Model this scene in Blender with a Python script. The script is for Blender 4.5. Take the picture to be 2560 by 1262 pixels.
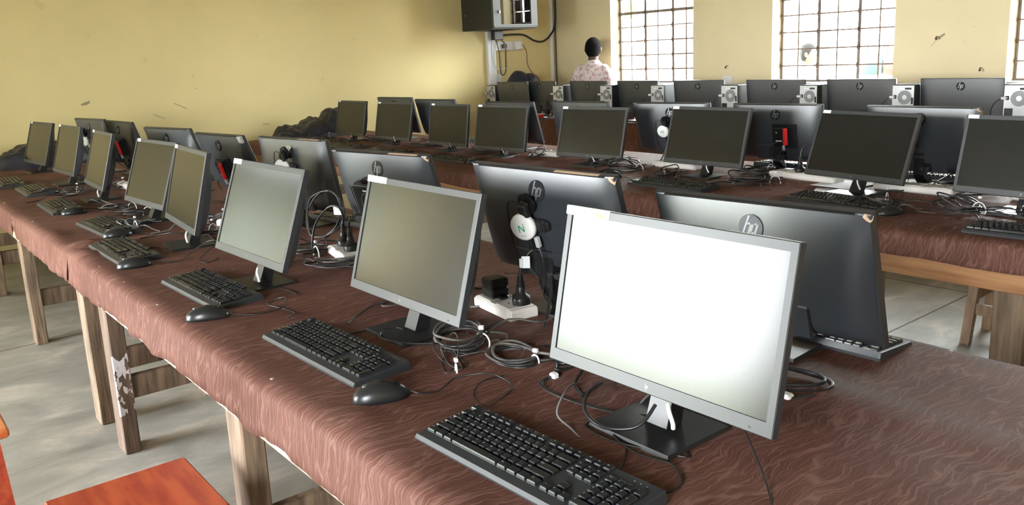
import bpy, math, random
from mathutils import Vector, Matrix, Euler, noise
R = math.radians
for o in list(bpy.data.objects): bpy.data.objects.remove(o)
SC = bpy.context.scene
COL = SC.collection

# ------------------------------------------------------------------ camera
TZ = 0.76                      # table top height
cam_d = bpy.data.cameras.new('camera'); cam = bpy.data.objects.new('camera', cam_d); COL.objects.link(cam)
F_PX, YAW, PITCH, ROLL = 2083.28, 0.89956, 0.20686, -0.04618
fw = Vector((-math.sin(YAW)*math.cos(PITCH), math.cos(YAW)*math.cos(PITCH), -math.sin(PITCH)))
rt = Vector((math.cos(YAW), math.sin(YAW), 0)); up = rt.cross(fw)
r2 = rt*math.cos(ROLL) + up*math.sin(ROLL); u2 = -rt*math.sin(ROLL) + up*math.cos(ROLL)
m = Matrix((r2, u2, -fw)).transposed().to_4x4(); m.translation = Vector((0, 0, TZ+0.649))
cam.matrix_world = m
cam_d.sensor_fit = 'HORIZONTAL'; cam_d.sensor_width = 36.0; cam_d.lens = 36.0*F_PX/2560.0
cam_d.shift_y = -55.0/2560.0; cam_d.clip_start = 0.05; cam_d.clip_end = 300
SC.camera = cam
# ------------------------------------------------------------------ world, exposure
SKY = 55.0
w = bpy.data.worlds.new('sky'); SC.world = w; w.use_nodes = True
bg = w.node_tree.nodes['Background']; bg.inputs[0].default_value = (0.93, 0.97, 1.0, 1); bg.inputs[1].default_value = SKY
SC.view_settings.view_transform = 'Standard'; SC.view_settings.look = 'None'
SC.view_settings.gamma = 1.0; SC.view_settings.use_curve_mapping = False
SC.view_settings.exposure = 0.30
sun_d = bpy.data.lights.new('sun', 'SUN'); sun_d.energy = 8; sun_d.angle = R(3); sun_d.color = (1, .95, .86)
sun = bpy.data.objects.new('sun', sun_d); COL.objects.link(sun); sun.rotation_euler = (R(28), R(8), 0); sun.location = (0, 0, 8)

# room limits
XL, XR, YB, YF, ZC = -7.4, 2.7, 6.65, -2.4, 3.05
WT = 0.22
def portal(loc, rot, sx, sy):
    d = bpy.data.lights.new('window_portal', 'AREA'); d.shape = 'RECTANGLE'; d.size = sx; d.size_y = sy
    d.cycles.is_portal = True
    o = bpy.data.objects.new('window_portal', d); COL.objects.link(o); o.location = loc; o.rotation_euler = rot
SILL, HEAD = TZ+0.295, TZ+0.295+0.147*9
BACKW = [(-6.504, -5.384), (-4.494, -3.372), (-2.534, -1.414)]
FILL_FRONTW = [(-0.1, 1.5)]  # unseen window, added for fill light on the monitor backs
FDOOR = (-5.0, -2.80, 2.3)      # open double doorway behind the camera
LWIN = (-2.32, -1.10)           # window in the side wall, out of frame
for a, b in BACKW: portal(((a+b)/2, YB+WT+.02, (SILL+HEAD)/2), (R(-90), 0, 0), b-a, HEAD-SILL)
for a, b in FILL_FRONTW: portal(((a+b)/2, YF-WT-.02, (SILL+HEAD)/2), (R(90), 0, 0), b-a, HEAD-SILL)
portal(((FDOOR[0]+FDOOR[1])/2, YF-WT-.02, FDOOR[2]/2), (R(90), 0, 0), FDOOR[1]-FDOOR[0], FDOOR[2])
portal((XL-WT-.02, (LWIN[0]+LWIN[1])/2, (SILL+HEAD)/2), (R(90), 0, R(-90)), LWIN[1]-LWIN[0], HEAD-SILL)

# ------------------------------------------------------------------ materials
def mat(name, col, rough=.5, metal=0, spec=.5, var=0, scale=20, bump=0, bscale=60, stretch=None, col2=None, coat=0, seed=0, rvar=0, detail=4, pos=(.35, .65)):
    mm = bpy.data.materials.new(name); mm.use_nodes = True
    nt = mm.node_tree; b = nt.nodes['Principled BSDF']
    b.inputs['Base Color'].default_value = (*col, 1); b.inputs['Roughness'].default_value = rough
    b.inputs['Metallic'].default_value = metal; b.inputs['Specular IOR Level'].default_value = spec
    if coat: b.inputs['Coat Weight'].default_value = coat
    if var or bump or col2 or rvar:
        tc = nt.nodes.new('ShaderNodeTexCoord'); mp = nt.nodes.new('ShaderNodeMapping')
        nt.links.new(tc.outputs['Object'], mp.inputs[0])
        mp.inputs['Location'].default_value = (seed*3.7, seed*1.3, seed*2.1)
        if stretch: mp.inputs['Scale'].default_value = stretch
        n = nt.nodes.new('ShaderNodeTexNoise'); n.inputs['Scale'].default_value = scale; n.inputs['Detail'].default_value = detail
        nt.links.new(mp.outputs[0], n.inputs['Vector'])
        if var or col2:
            cr = nt.nodes.new('ShaderNodeValToRGB')
            c2 = col2 or tuple(c*(1+var) for c in col); c1 = col if col2 else tuple(c*(1-var) for c in col)
            cr.color_ramp.elements[0].color = (*c1, 1); cr.color_ramp.elements[1].color = (*c2, 1)
            cr.color_ramp.elements[0].position = pos[0]; cr.color_ramp.elements[1].position = pos[1]
            nt.links.new(n.outputs[0], cr.inputs[0]); nt.links.new(cr.outputs[0], b.inputs['Base Color'])
        if rvar:
            mr = nt.nodes.new('ShaderNodeMapRange'); mr.inputs[3].default_value = rough-rvar; mr.inputs[4].default_value = rough+rvar
            nt.links.new(n.outputs[0], mr.inputs[0]); nt.links.new(mr.outputs[0], b.inputs['Roughness'])
        if bump:
            n2 = nt.nodes.new('ShaderNodeTexNoise'); n2.inputs['Scale'].default_value = bscale
            nt.links.new(mp.outputs[0], n2.inputs['Vector'])
            bp = nt.nodes.new('ShaderNodeBump'); bp.inputs['Strength'].default_value = bump; bp.inputs['Distance'].default_value = .01
            nt.links.new(n2.outputs[0], bp.inputs['Height']); nt.links.new(bp.outputs[0], b.inputs['Normal'])
    return mm

M = {}
M['frame_grey'] = mat('monitor_bezel_plastic', (.035, .037, .040), .38, 0, .5)
M['shell'] = mat('monitor_shell_plastic', (.026, .030, .036), .37, 0, 1.0, bump=.05, bscale=900)
M['screen'] = mat('screen_panel', (.011, .011, .010), .19, 0, .42)
M['black'] = mat('black_plastic', (.012, .012, .013), .38)
M['black_soft'] = mat('black_rubber', (.014, .014, .015), .45)
M['black_gloss'] = mat('glossy_black_plastic', (.008, .008, .009), .12)
M['logo_metal'] = mat('logo_grey', (.22, .23, .24), .35, .6)
M['logo_dark'] = mat('logo_dark_disc', (.03, .032, .035), .12, .3)
M['white'] = mat('white_plastic', (.80, .79, .77), .4)
M['dirty_white'] = mat('dusty_white_plastic', (.78, .74, .70), .45, var=.08, scale=12)
M['label'] = mat('paper_label', (.86, .87, .88), .6)
M['tape'] = mat('clear_tape_film', (.42, .40, .37), .25)
M['green'] = mat('green_print', (.03, .35, .14), .5)
M['grey_print'] = mat('grey_print', (.4, .4, .4), .5)
M['red'] = mat('red_plastic', (.72, .03, .03), .35)
M['keycap'] = mat('keycap_plastic', (.013, .014, .016), .26, 0, .5)
M['legend'] = mat('key_legend_print', (.75, .75, .75), .5)
M['kb'] = mat('keyboard_body_plastic', (.030, .033, .037), .40)
M['mouse'] = mat('mouse_plastic', (.016, .017, .019), .30)
M['cable'] = mat('black_cable', (.014, .014, .015), .32)
M['cable_dusty'] = mat('dusty_grey_cable', (.10, .085, .07), .5, col2=(.02, .02, .022), scale=14)
M['cable_grey'] = mat('grey_cable', (.16, .165, .17), .4)
M['cable_brown'] = mat('brown_cable', (.10, .05, .02), .5)
M['cable_white'] = mat('white_cable', (.72, .70, .66), .5)
M['tie'] = mat('white_cable_tie', (.82, .82, .82), .35)
M['steel'] = mat('galvanised_steel', (.62, .64, .66), .38, .35, .5, var=.08, scale=8)
M['vent'] = mat('fan_grille_steel', (.30, .31, .32), .4, .4)
M['navy'] = mat('navy_nylon_cloth', (.014, .016, .030), .42, 0, .5, var=.25, scale=9, bump=.3, bscale=25)
M['wood'] = mat('weathered_timber', (.115, .078, .052), .75, var=0, col2=(.27, .19, .13), scale=6, stretch=(7, 7, .8), bump=.35, bscale=9)
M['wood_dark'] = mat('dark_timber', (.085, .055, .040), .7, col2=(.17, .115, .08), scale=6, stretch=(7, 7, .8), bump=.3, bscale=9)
M['wood_pale'] = mat('planed_timber', (.52, .36, .21), .65, col2=(.70, .55, .38), scale=5, stretch=(.8, 8, 8), bump=.2, bscale=9)
M['wood_orange'] = mat('orange_brown_timber', (.30, .135, .055), .6, col2=(.46, .24, .11), scale=5, stretch=(.8, 8, 8), bump=.2, bscale=9)
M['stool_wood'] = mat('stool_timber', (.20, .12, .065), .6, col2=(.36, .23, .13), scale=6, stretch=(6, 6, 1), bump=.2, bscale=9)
M['red_paint'] = mat('red_stained_wood', (.33, .035, .02), .35, col2=(.50, .09, .035), scale=7, stretch=(1, 6, 6))
M['orange_paint'] = mat('orange_stained_wood', (.50, .10, .025), .3, col2=(.72, .26, .09), scale=7, stretch=(1, 6, 6))
M['conduit'] = mat('white_trunking_plastic', (.80, .81, .83), .4)
M['rack'] = mat('rack_powder_coat', (.012, .013, .012), .55, bump=.05, bscale=500)
M['rack_grey'] = mat('rack_door_grey', (.055, .060, .062), .5)
M['nail'] = mat('nail_steel', (.55, .50, .44), .35, .8)
M['chrome'] = mat('chrome', (.8, .8, .8), .15, 1)
M['skin_dark'] = mat('dark_skin', (.055, .028, .017), .5)
M['skin_brown'] = mat('brown_skin', (.017, .009, .005), .5)  # skin tone lowered in the colour to offset the overbright daylight outdoors
M['hair'] = mat('black_hair', (.006, .0055, .0055), .85, 0, .1, bump=.6, bscale=160)
M['shirt_floral'] = mat('pink_white_print_shirt', (.82, .74, .74), .8, col2=(.55, .36, .40), scale=26, pos=(.52, .60), detail=2)
M['trousers'] = mat('dark_trousers', (.02, .02, .03), .8)
M['shirt_white'] = mat('white_shirt', (.82, .82, .82), .8)
M['outside_wall'] = mat('pale_outside_wall', (.80, .78, .75), .9)
M['outside_green'] = mat('grey_green_outside_wall', (.33, .36, .35), .9, var=.15, scale=.7)
M['outside_grey'] = mat('blue_grey_paint', (.014, .0155, .019), .7)  # grey sunk towards black so the shutter survives the glare outside
M['outside_orange'] = mat('orange_outside_band', (.036, .024, .015), .8)  # board colour darkened to counter the strong sky light
M['teal'] = mat('teal_cloth', (.003, .017, .022), .8)  # far darker than teal cloth is, offsetting the bright sky
M['orange'] = mat('orange_cloth', (.026, .007, .004), .8)  # orange lowered so the bag shows against the outdoor glare
M['pink_post'] = mat('pink_painted_post', (.060, .030, .026), .8)  # pink darkened in the colour to hold up under the bright sky
M['leaf'] = mat('leaf_green', (.035, .070, .012), .6, var=.4, scale=3)  # green lowered so foliage stays visible in blown-out daylight
M['bark'] = mat('bark', (.12, .08, .05), .9)
M['earth'] = mat('pale_murram_ground', (.62, .52, .42), .95, var=.1, scale=.8)
M['grass'] = mat('dry_grass_ground', (.16, .19, .09), .95, var=.25, scale=.9)
M['ceiling'] = mat('timber_ceiling', (.34, .29, .24), .9)
M['iron'] = mat('rusty_window_iron', (.08, .045, .03), .7, col2=(.16, .10, .07), scale=30)
M['iron_paint'] = mat('painted_window_steel', (.13, .10, .085), .6, col2=(.22, .18, .16), scale=12)
M['paper'] = mat('white_paper', (.85, .86, .88), .8)
M['socket_hole'] = mat('socket_dark', (.02, .02, .02), .6)
M['card'] = mat('dusty_brown_edge', (.42, .29, .19), .7)

def glass_mat():
    mm = bpy.data.materials.new('window_glass'); mm.use_nodes = True; nt = mm.node_tree; nt.nodes.clear()
    out = nt.nodes.new('ShaderNodeOutputMaterial'); mx = nt.nodes.new('ShaderNodeMixShader')
    tr = nt.nodes.new('ShaderNodeBsdfTransparent'); gl = nt.nodes.new('ShaderNodeBsdfGlossy'); fr = nt.nodes.new('ShaderNodeFresnel')
    tr.inputs[0].default_value = (.95, .97, .96, 1); gl.inputs['Roughness'].default_value = .02; fr.inputs[0].default_value = 1.35
    nt.links.new(fr.outputs[0], mx.inputs[0]); nt.links.new(tr.outputs[0], mx.inputs[1]); nt.links.new(gl.outputs[0], mx.inputs[2]); nt.links.new(mx.outputs[0], out.inputs[0])
    return mm
M['glass'] = glass_mat()
mg = glass_mat(); mg.name = 'smoked_rack_glass'; M['rack_glass'] = mg
for n in mg.node_tree.nodes:
    if n.type == 'FRESNEL': n.inputs[0].default_value = 3.2
    if n.type == 'BSDF_TRANSPARENT': n.inputs[0].default_value = (.40, .42, .40, 1)

def wall_mat(name, scuffs, axis, wcol=(.74, .615, .315)):
    mm = mat(name, wcol, .75, 0, .3, var=.06, scale=.9, bump=.06, bscale=35)
    nt = mm.node_tree; b = nt.nodes['Principled BSDF']
    base = b.inputs['Base Color'].links[0].from_socket
    tc = [n for n in nt.nodes if n.type == 'TEX_COORD'][0]
    sp = nt.nodes.new('ShaderNodeSeparateXYZ'); nt.links.new(tc.outputs['Object'], sp.inputs[0])
    nz = nt.nodes.new('ShaderNodeTexNoise'); nz.inputs['Scale'].default_value = 30; nt.links.new(tc.outputs['Object'], nz.inputs[0])
    def math_(op, a, b_=None):
        n = nt.nodes.new('ShaderNodeMath'); n.operation = op
        for i, v in enumerate((a, b_)):
            if v is None: continue
            if isinstance(v, (int, float)): n.inputs[i].default_value = v
            else: nt.links.new(v, n.inputs[i])
        return n.outputs[0]
    total = None
    for (h0, z0, h1, z1, wd, st) in scuffs:      # short dark strokes rubbed on the plaster
        L = math.hypot(h1-h0, z1-z0); cx, cz = (h0+h1)/2, (z0+z1)/2; ux, uz = (h1-h0)/L, (z1-z0)/L
        dx = math_('SUBTRACT', sp.outputs[axis], cx); dz = math_('SUBTRACT', sp.outputs[2], cz)
        al = math_('ABSOLUTE', math_('ADD', math_('MULTIPLY', dx, ux), math_('MULTIPLY', dz, uz)))
        ac = math_('ABSOLUTE', math_('ADD', math_('MULTIPLY', dx, -uz), math_('MULTIPLY', dz, ux)))
        k = math_('MULTIPLY', math_('LESS_THAN', al, L/2), math_('LESS_THAN', ac, math_('MULTIPLY', nz.outputs[0], wd*2)))
        k = math_('MULTIPLY', k, st)
        total = k if total is None else math_('MAXIMUM', total, k)
    # faint finger dirt
    n3 = nt.nodes.new('ShaderNodeTexNoise'); n3.inputs['Scale'].default_value = 7; n3.inputs['Detail'].default_value = 8; nt.links.new(tc.outputs['Object'], n3.inputs[0])
    sm = math_('MULTIPLY', math_('GREATER_THAN', n3.outputs[0], .70), .10)
    total = sm if total is None else math_('MAXIMUM', total, sm)
    mx = nt.nodes.new('ShaderNodeMixRGB'); nt.links.new(total, mx.inputs[0]); nt.links.new(base, mx.inputs[1]); mx.inputs[2].default_value = (.12, .10, .08, 1)
    nt.links.new(mx.outputs[0], b.inputs['Base Color'])
    return mm
M['wall_l'] = wall_mat('ochre_plaster_side_wall', [(1.545, TZ+.415, 1.61, TZ+.437, .010, .7), (2.265, TZ+.38, 2.37, TZ+.325, .006, .45), (2.08, TZ+.30, 2.18, TZ+.255, .006, .3), (3.03, TZ+.14, 3.10, TZ+.13, .012, .25), (4.0, TZ+.24, 4.05, TZ+.2, .006, .3), (2.45, TZ+.5, 2.47, TZ+.49, .004, .5)], 1)
M['wall_b'] = wall_mat('ochre_plaster_window_wall', [(-3.03, TZ+.631, -2.98, TZ+.66, .008, .7), (-3.03, TZ+.631, -3.08, TZ+.57, .004, .4)], 0, (.76, .66, .42))

def vinyl_mat():
    mm = bpy.data.materials.new('brown_leatherette'); mm.use_nodes = True; nt = mm.node_tree; b = nt.nodes['Principled BSDF']
    tc = nt.nodes.new('ShaderNodeTexCoord'); mp = nt.nodes.new('ShaderNodeMapping'); nt.links.new(tc.outputs['Object'], mp.inputs[0])
    nz = nt.nodes.new('ShaderNodeTexNoise'); nz.inputs['Scale'].default_value = 7; nz.inputs['Detail'].default_value = 4; nt.links.new(tc.outputs['Object'], nz.inputs[0])
    add = nt.nodes.new('ShaderNodeMixRGB'); add.blend_type = 'ADD'; add.inputs[0].default_value = .10
    nt.links.new(tc.outputs['Object'], add.inputs[1]); nt.links.new(nz.outputs['Color'], add.inputs[2])
    mp2 = nt.nodes.new('ShaderNodeMapping'); mp2.inputs['Scale'].default_value = (60, 5, 7); mp2.inputs['Rotation'].default_value = (0, 0, R(14))
    nt.links.new(add.outputs[0], mp2.inputs[0])
    vo = nt.nodes.new('ShaderNodeTexVoronoi'); vo.feature = 'DISTANCE_TO_EDGE'; vo.inputs['Scale'].default_value = 1.0; nt.links.new(mp2.outputs[0], vo.inputs['Vector'])
    mp3 = nt.nodes.new('ShaderNodeMapping'); mp3.inputs['Scale'].default_value = (150, 11, 14); mp3.inputs['Rotation'].default_value = (0, 0, R(8)); nt.links.new(add.outputs[0], mp3.inputs[0])
    vo2 = nt.nodes.new('ShaderNodeTexVoronoi'); vo2.feature = 'DISTANCE_TO_EDGE'; nt.links.new(mp3.outputs[0], vo2.inputs['Vector']); vo2.inputs['Scale'].default_value = 1.0
    r1 = nt.nodes.new('ShaderNodeValToRGB'); r1.color_ramp.elements[0].color = (1, 1, 1, 1); r1.color_ramp.elements[1].color = (0, 0, 0, 1); r1.color_ramp.elements[0].position = .01; r1.color_ramp.elements[1].position = .075
    nt.links.new(vo.outputs['Distance'], r1.inputs[0])
    r2_ = nt.nodes.new('ShaderNodeValToRGB'); r2_.color_ramp.elements[0].color = (.45, .45, .45, 1); r2_.color_ramp.elements[1].color = (0, 0, 0, 1); r2_.color_ramp.elements[0].position = .01; r2_.color_ramp.elements[1].position = .12
    nt.links.new(vo2.outputs['Distance'], r2_.inputs[0])
    mxl = nt.nodes.new('ShaderNodeMixRGB'); mxl.blend_type = 'LIGHTEN'; mxl.inputs[0].default_value = 1; nt.links.new(r1.outputs[0], mxl.inputs[1]); nt.links.new(r2_.outputs[0], mxl.inputs[2])
    nb = nt.nodes.new('ShaderNodeTexNoise'); nb.inputs['Scale'].default_value = 2.2; nb.inputs['Detail'].default_value = 6; nt.links.new(tc.outputs['Object'], nb.inputs[0])
    msk = nt.nodes.new('ShaderNodeMath'); msk.operation = 'MULTIPLY'; nt.links.new(mxl.outputs[0], msk.inputs[0]); nt.links.new(nb.outputs[0], msk.inputs[1])
    cb = nt.nodes.new('ShaderNodeValToRGB'); cb.color_ramp.elements[0].color = (.088, .037, .028, 1); cb.color_ramp.elements[1].color = (.158, .075, .060, 1); cb.color_ramp.elements[0].position = .35; cb.color_ramp.elements[1].position = .7
    nt.links.new(nb.outputs[0], cb.inputs[0])
    mx = nt.nodes.new('ShaderNodeMixRGB'); nt.links.new(msk.outputs[0], mx.inputs[0]); nt.links.new(cb.outputs[0], mx.inputs[1]); mx.inputs[2].default_value = (.29, .165, .135, 1)
    nt.links.new(mx.outputs[0], b.inputs['Base Color'])
    b.inputs['Roughness'].default_value = .60; b.inputs['Specular IOR Level'].default_value = .07
    bp = nt.nodes.new('ShaderNodeBump'); bp.inputs['Strength'].default_value = .18; bp.inputs['Distance'].default_value = .003; bp.invert = True
    nt.links.new(mxl.outputs[0], bp.inputs['Height']); nt.links.new(bp.outputs[0], b.inputs['Normal'])
    return mm
M['vinyl'] = vinyl_mat()

def floor_mat():
    mm = bpy.data.materials.new('worn_cement_screed'); mm.use_nodes = True; nt = mm.node_tree; b = nt.nodes['Principled BSDF']
    tc = nt.nodes.new('ShaderNodeTexCoord'); mp = nt.nodes.new('ShaderNodeMapping'); mp.inputs['Scale'].default_value = (1.5, .7, 1); mp.inputs['Rotation'].default_value = (0, 0, R(-28)); nt.links.new(tc.outputs['Object'], mp.inputs[0])
    n = nt.nodes.new('ShaderNodeTexNoise'); n.inputs['Scale'].default_value = 3.6; n.inputs['Detail'].default_value = 10; n.inputs['Roughness'].default_value = .66; n.inputs['Distortion'].default_value = .6; nt.links.new(mp.outputs[0], n.inputs[0])
    cr = nt.nodes.new('ShaderNodeValToRGB'); e = cr.color_ramp.elements
    e[0].position = .30; e[0].color = (.23, .225, .20, 1); e[1].position = .72; e[1].color = (.62, .56, .48, 1)
    k = e.new(.52); k.color = (.37, .36, .325, 1)
    nt.links.new(n.outputs[0], cr.inputs[0]); nt.links.new(cr.outputs[0], b.inputs['Base Color'])
    mr = nt.nodes.new('ShaderNodeMapRange'); mr.inputs[3].default_value = .30; mr.inputs[4].default_value = .60; nt.links.new(n.outputs[0], mr.inputs[0]); nt.links.new(mr.outputs[0], b.inputs['Roughness'])
    bp = nt.nodes.new('ShaderNodeBump'); bp.inputs['Strength'].default_value = .15; nt.links.new(n.outputs[0], bp.inputs['Height']); nt.links.new(bp.outputs[0], b.inputs['Normal'])
    return mm
M['floor'] = floor_mat()

# ------------------------------------------------------------------ mesh building
class MB:
    def __init__(s): s.v = []; s.f = []; s.sm = []
    def add(s, vs, fs, smooth=False):
        n = len(s.v); s.v += [tuple(p) for p in vs]; s.f += [tuple(i+n for i in f) for f in fs]; s.sm += [smooth]*len(fs); return s
    def box(s, x0, x1, y0, y1, z0, z1, c=0.0, M_=None):
        if c <= 0:
            vs = [(x0,y0,z0),(x1,y0,z0),(x1,y1,z0),(x0,y1,z0),(x0,y0,z1),(x1,y0,z1),(x1,y1,z1),(x0,y1,z1)]
            fs = [(3,2,1,0),(4,5,6,7),(0,1,5,4),(1,2,6,5),(2,3,7,6),(3,0,4,7)]
        else:
            c = min(c, (x1-x0)*.49, (y1-y0)*.49, (z1-z0)*.49)
            def ring(x0,x1,y0,y1,z,cc): return [(x0+cc,y0,z),(x1-cc,y0,z),(x1,y0+cc,z),(x1,y1-cc,z),(x1-cc,y1,z),(x0+cc,y1,z),(x0,y1-cc,z),(x0,y0+cc,z)]
            vs = ring(x0+c,x1-c,y0+c,y1-c,z0,c*.4)+ring(x0,x1,y0,y1,z0+c,c)+ring(x0,x1,y0,y1,z1-c,c)+ring(x0+c,x1-c,y0+c,y1-c,z1,c*.4)
            fs = [tuple(range(7,-1,-1)), tuple(range(24,32))]
            for k in range(3):
                for i in range(8): fs.append((k*8+i, k*8+(i+1)%8, k*8+8+(i+1)%8, k*8+8+i))
        if M_ is not None: vs = [M_ @ Vector(p) for p in vs]
        return s.add(vs, fs)
    def loft(s, secs, cap=True, smooth=True, closed=True):
        n = len(secs[0]); vs = [p for q in secs for p in q]; fs = []
        for k in range(len(secs)-1):
            for i in range(n if closed else n-1): fs.append((k*n+i, k*n+(i+1)%n, (k+1)*n+(i+1)%n, (k+1)*n+i))
        s.add(vs, fs, smooth)
        if cap: s.add(secs[0], [tuple(range(n-1,-1,-1))]); s.add(secs[-1], [tuple(range(n))])
        return s
    def cyl(s, p0, p1, r0, r1=None, n=16, smooth=True, cap=True):
        r1 = r0 if r1 is None else r1; a, b = Vector(p0), Vector(p1); d = (b-a).normalized()
        u = d.orthogonal().normalized(); w_ = d.cross(u)
        secs = [[c+(u*math.cos(t)+w_*math.sin(t))*r for t in [2*math.pi*i/n for i in range(n)]] for c, r in ((a, r0), (b, r1))]
        return s.loft(secs, cap, smooth)
    def tube(s, pts, r, n=6, sub=4, closed=False):
        pts = [Vector(p) for p in pts]; q = []
        N = len(pts)
        for i in range(N if closed else N-1):
            p0 = pts[(i-1) % N] if (closed or i > 0) else pts[0]; p1 = pts[i]; p2 = pts[(i+1) % N]; p3 = pts[(i+2) % N] if (closed or i+2 < N) else pts[-1]
            for k in range(sub):
                t = k/sub; q.append(.5*((2*p1)+(-p0+p2)*t+(2*p0-5*p1+4*p2-p3)*t*t+(-p0+3*p1-3*p2+p3)*t**3))
        if not closed: q.append(pts[-1])
        secs = []; u = None
        for i, p in enumerate(q):
            a = q[i-1] if i > 0 else (q[-1] if closed else p); b = q[(i+1) % len(q)] if (i+1 < len(q) or closed) else p
            d = (b-a)
            if d.length < 1e-7: d = Vector((0, 0, 1))
            d.normalize()
            if u is None: u = d.orthogonal().normalized()
            u = (u-d*u.dot(d)); u = u.normalized() if u.length > 1e-6 else d.orthogonal().normalized()
            w_ = d.cross(u); rr = r(i/len(q)) if callable(r) else r
            secs.append([p+(u*math.cos(2*math.pi*j/n)+w_*math.sin(2*math.pi*j/n))*rr for j in range(n)])
        if closed: secs.append(secs[0])
        return s.loft(secs, not closed, True)
    def ball(s, c, rx, ry=None, rz=None, nu=14, nv=9, M_=None):
        ry = ry or rx; rz = rz or rx; secs = []
        for j in range(nv+1):
            t = math.pi*j/nv-math.pi/2; t = max(-1.55, min(1.55, t))
            secs.append([Vector((c[0]+rx*math.cos(t)*math.cos(2*math.pi*i/nu), c[1]+ry*math.cos(t)*math.sin(2*math.pi*i/nu), c[2]+rz*math.sin(t))) for i in range(nu)])
        if M_ is not None: secs = [[M_ @ p for p in q] for q in secs]
        return s.loft(secs, True, True)
    def mesh(s, name):
        me = bpy.data.meshes.new(name); me.from_pydata(s.v, [], s.f); me.polygons.foreach_set('use_smooth', s.sm); me.update(); return me
def obj(name, me, mt, parent=None, loc=None, rot=None):
    if isinstance(me, MB): me = me.mesh(name)
    o = bpy.data.objects.new(name, me); COL.objects.link(o)
    if mt is not None and len(me.materials) == 0: me.materials.append(M[mt] if isinstance(mt, str) else mt)
    if parent: o.parent = parent
    if loc: o.location = loc
    if rot: o.rotation_euler = rot
    return o
def tag(o, label=None, cat=None, group=None, kind=None):
    if label: o['label'] = label
    if cat: o['category'] = cat
    if group: o['group'] = group
    if kind: o['kind'] = kind
    return o
def thing(name, label, cat, loc, rz=0, group=None, rot=None):
    o = bpy.data.objects.new(name, None); COL.objects.link(o); o.empty_display_size = .05
    o.location = loc; o.rotation_euler = rot or (0, 0, rz)
    return tag(o, label, cat, group)
MESH = {}
def shared(key, fn):
    if key not in MESH: MESH[key] = fn().mesh(key)
    return MESH[key]
ORD = ['first', 'second', 'third', 'fourth', 'fifth', 'sixth', 'seventh', 'eighth', 'ninth', 'tenth']

# ================================================================== SETTING
b = MB(); b.box(XL-.3, XR+.3, YF-.3, YB+.3, -.12, 0); floor = tag(obj('floor', b, 'floor'), kind='structure')
for i, (x0, y0, x1, y1) in enumerate([(-7.4, 4.75, 2.7, 4.75), (-1.9, -2.4, -1.9, 6.65), (-7.4, .1, 2.7, .1), (-5.0, -2.4, -5.0, 6.65)]):
    j = MB(); j.box(min(x0,x1)-.004, max(x0,x1)+.004, min(y0,y1)-.004, max(y0,y1)+.004, 0, .0012); obj('screed_joint', j, 'wood_dark', floor)
b = MB(); b.box(XL-.3, XR+.3, YF-.3, YB+.3, ZC, ZC+.1); tag(obj('ceiling', b, 'ceiling'), kind='structure')
def wall_x(name, y0, y1, x0, x1, holes, mt):
    b = MB(); xs = x0
    for h in holes:
        a, c = h[:2]; b.box(xs, a, y0, y1, 0, ZC); xs = c
        if len(h) == 2: b.box(a, c, y0, y1, 0, SILL); b.box(a, c, y0, y1, HEAD, ZC)
        else: b.box(a, c, y0, y1, h[2], ZC)
    b.box(xs, x1, y0, y1, 0, ZC); return tag(obj(name, b, mt), kind='structure')
wall_x('wall_back', YB, YB+WT, XL-WT, XR+WT, BACKW, 'wall_b')
wall_x('wall_front', YF-WT, YF, XL-WT, XR+WT, sorted(FILL_FRONTW+[FDOOR]), 'wall_b')
b = MB(); b.box(XL-WT, XL, LWIN[1], YB, 0, ZC); b.box(XL-WT, XL, YF, LWIN[0], 0, ZC); b.box(XL-WT, XL, LWIN[0], LWIN[1], 0, SILL); b.box(XL-WT, XL, LWIN[0], LWIN[1], HEAD, ZC)
tag(obj('wall_left', b, 'wall_l'), kind='structure')
b = MB(); b.box(XR, XR+WT, YF, YB, 0, ZC); tag(obj('wall_right', b, 'wall_b'), kind='structure')
# window sills (plastered, painted)
def window(n, x0, x1, y, full=True):
    root = bpy.data.objects.new('window_%d' % n, None); COL.objects.link(root); root.location = (x0, y, SILL); tag(root, kind='structure')
    W_, H_ = x1-x0, HEAD-SILL; cw, rh = W_/6, .147
    b = MB(); t = .022
    b.box(0, t, -.015, .015, 0, H_); b.box(W_-t, W_, -.015, .015, 0, H_); b.box(t, W_-t, -.015, .015, 0, t); b.box(t, W_-t, -.015, .015, H_-t, H_)
    obj('window_frame', b, 'iron_paint', root)
    for k in (2, 4):
        b = MB(); b.box(k*cw-.013, k*cw+.013, -.014, .014, t, H_-t); obj('mullion', b, 'iron_paint', root)
    b = MB(); b.box(t, W_-t, -.0135, .0135, 5*rh-.014, 5*rh+.014); obj('transom', b, 'iron_paint', root)
    for k in (1, 3, 5):
        b = MB(); b.cyl((k*cw, -.03, .005), (k*cw, -.03, H_-.005), .0055, n=8); obj('vertical_bar', b, 'iron', root)
    for k in range(1, 9):
        if k == 5: continue
        b = MB(); b.cyl((.005, -.028, k*rh), (W_-.005, -.028, k*rh), .0055, n=8); obj('horizontal_bar', b, 'iron', root)
    if full:
        b = MB()
        for i in range(0, 7):
            for j in range(1, 9):
                rr = .013 if i % 2 == 0 else .009
                b.ball((min(max(i*cw, .014), W_-.014), -.028, j*rh), rr, .007, rr*1.7, 6, 4)
        tag(obj('weld_nodes', b, 'iron', root), kind='stuff')
        me = shared('pane_%d' % round(W_*1000), lambda: MB().box(.006, cw-.006, -.002, .002, .006, rh-.006))
        for i in range(6):
            for j in range(9):
                obj('pane', me, 'glass', root, (i*cw, .004, j*rh))
    return root
for i, (a, c) in enumerate(BACKW): window(i+1, a, c, YB+.155, full=i < 3)
for i, (a, c) in enumerate(FILL_FRONTW): window(i+5, a, c, YF-.155, full=False)
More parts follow.
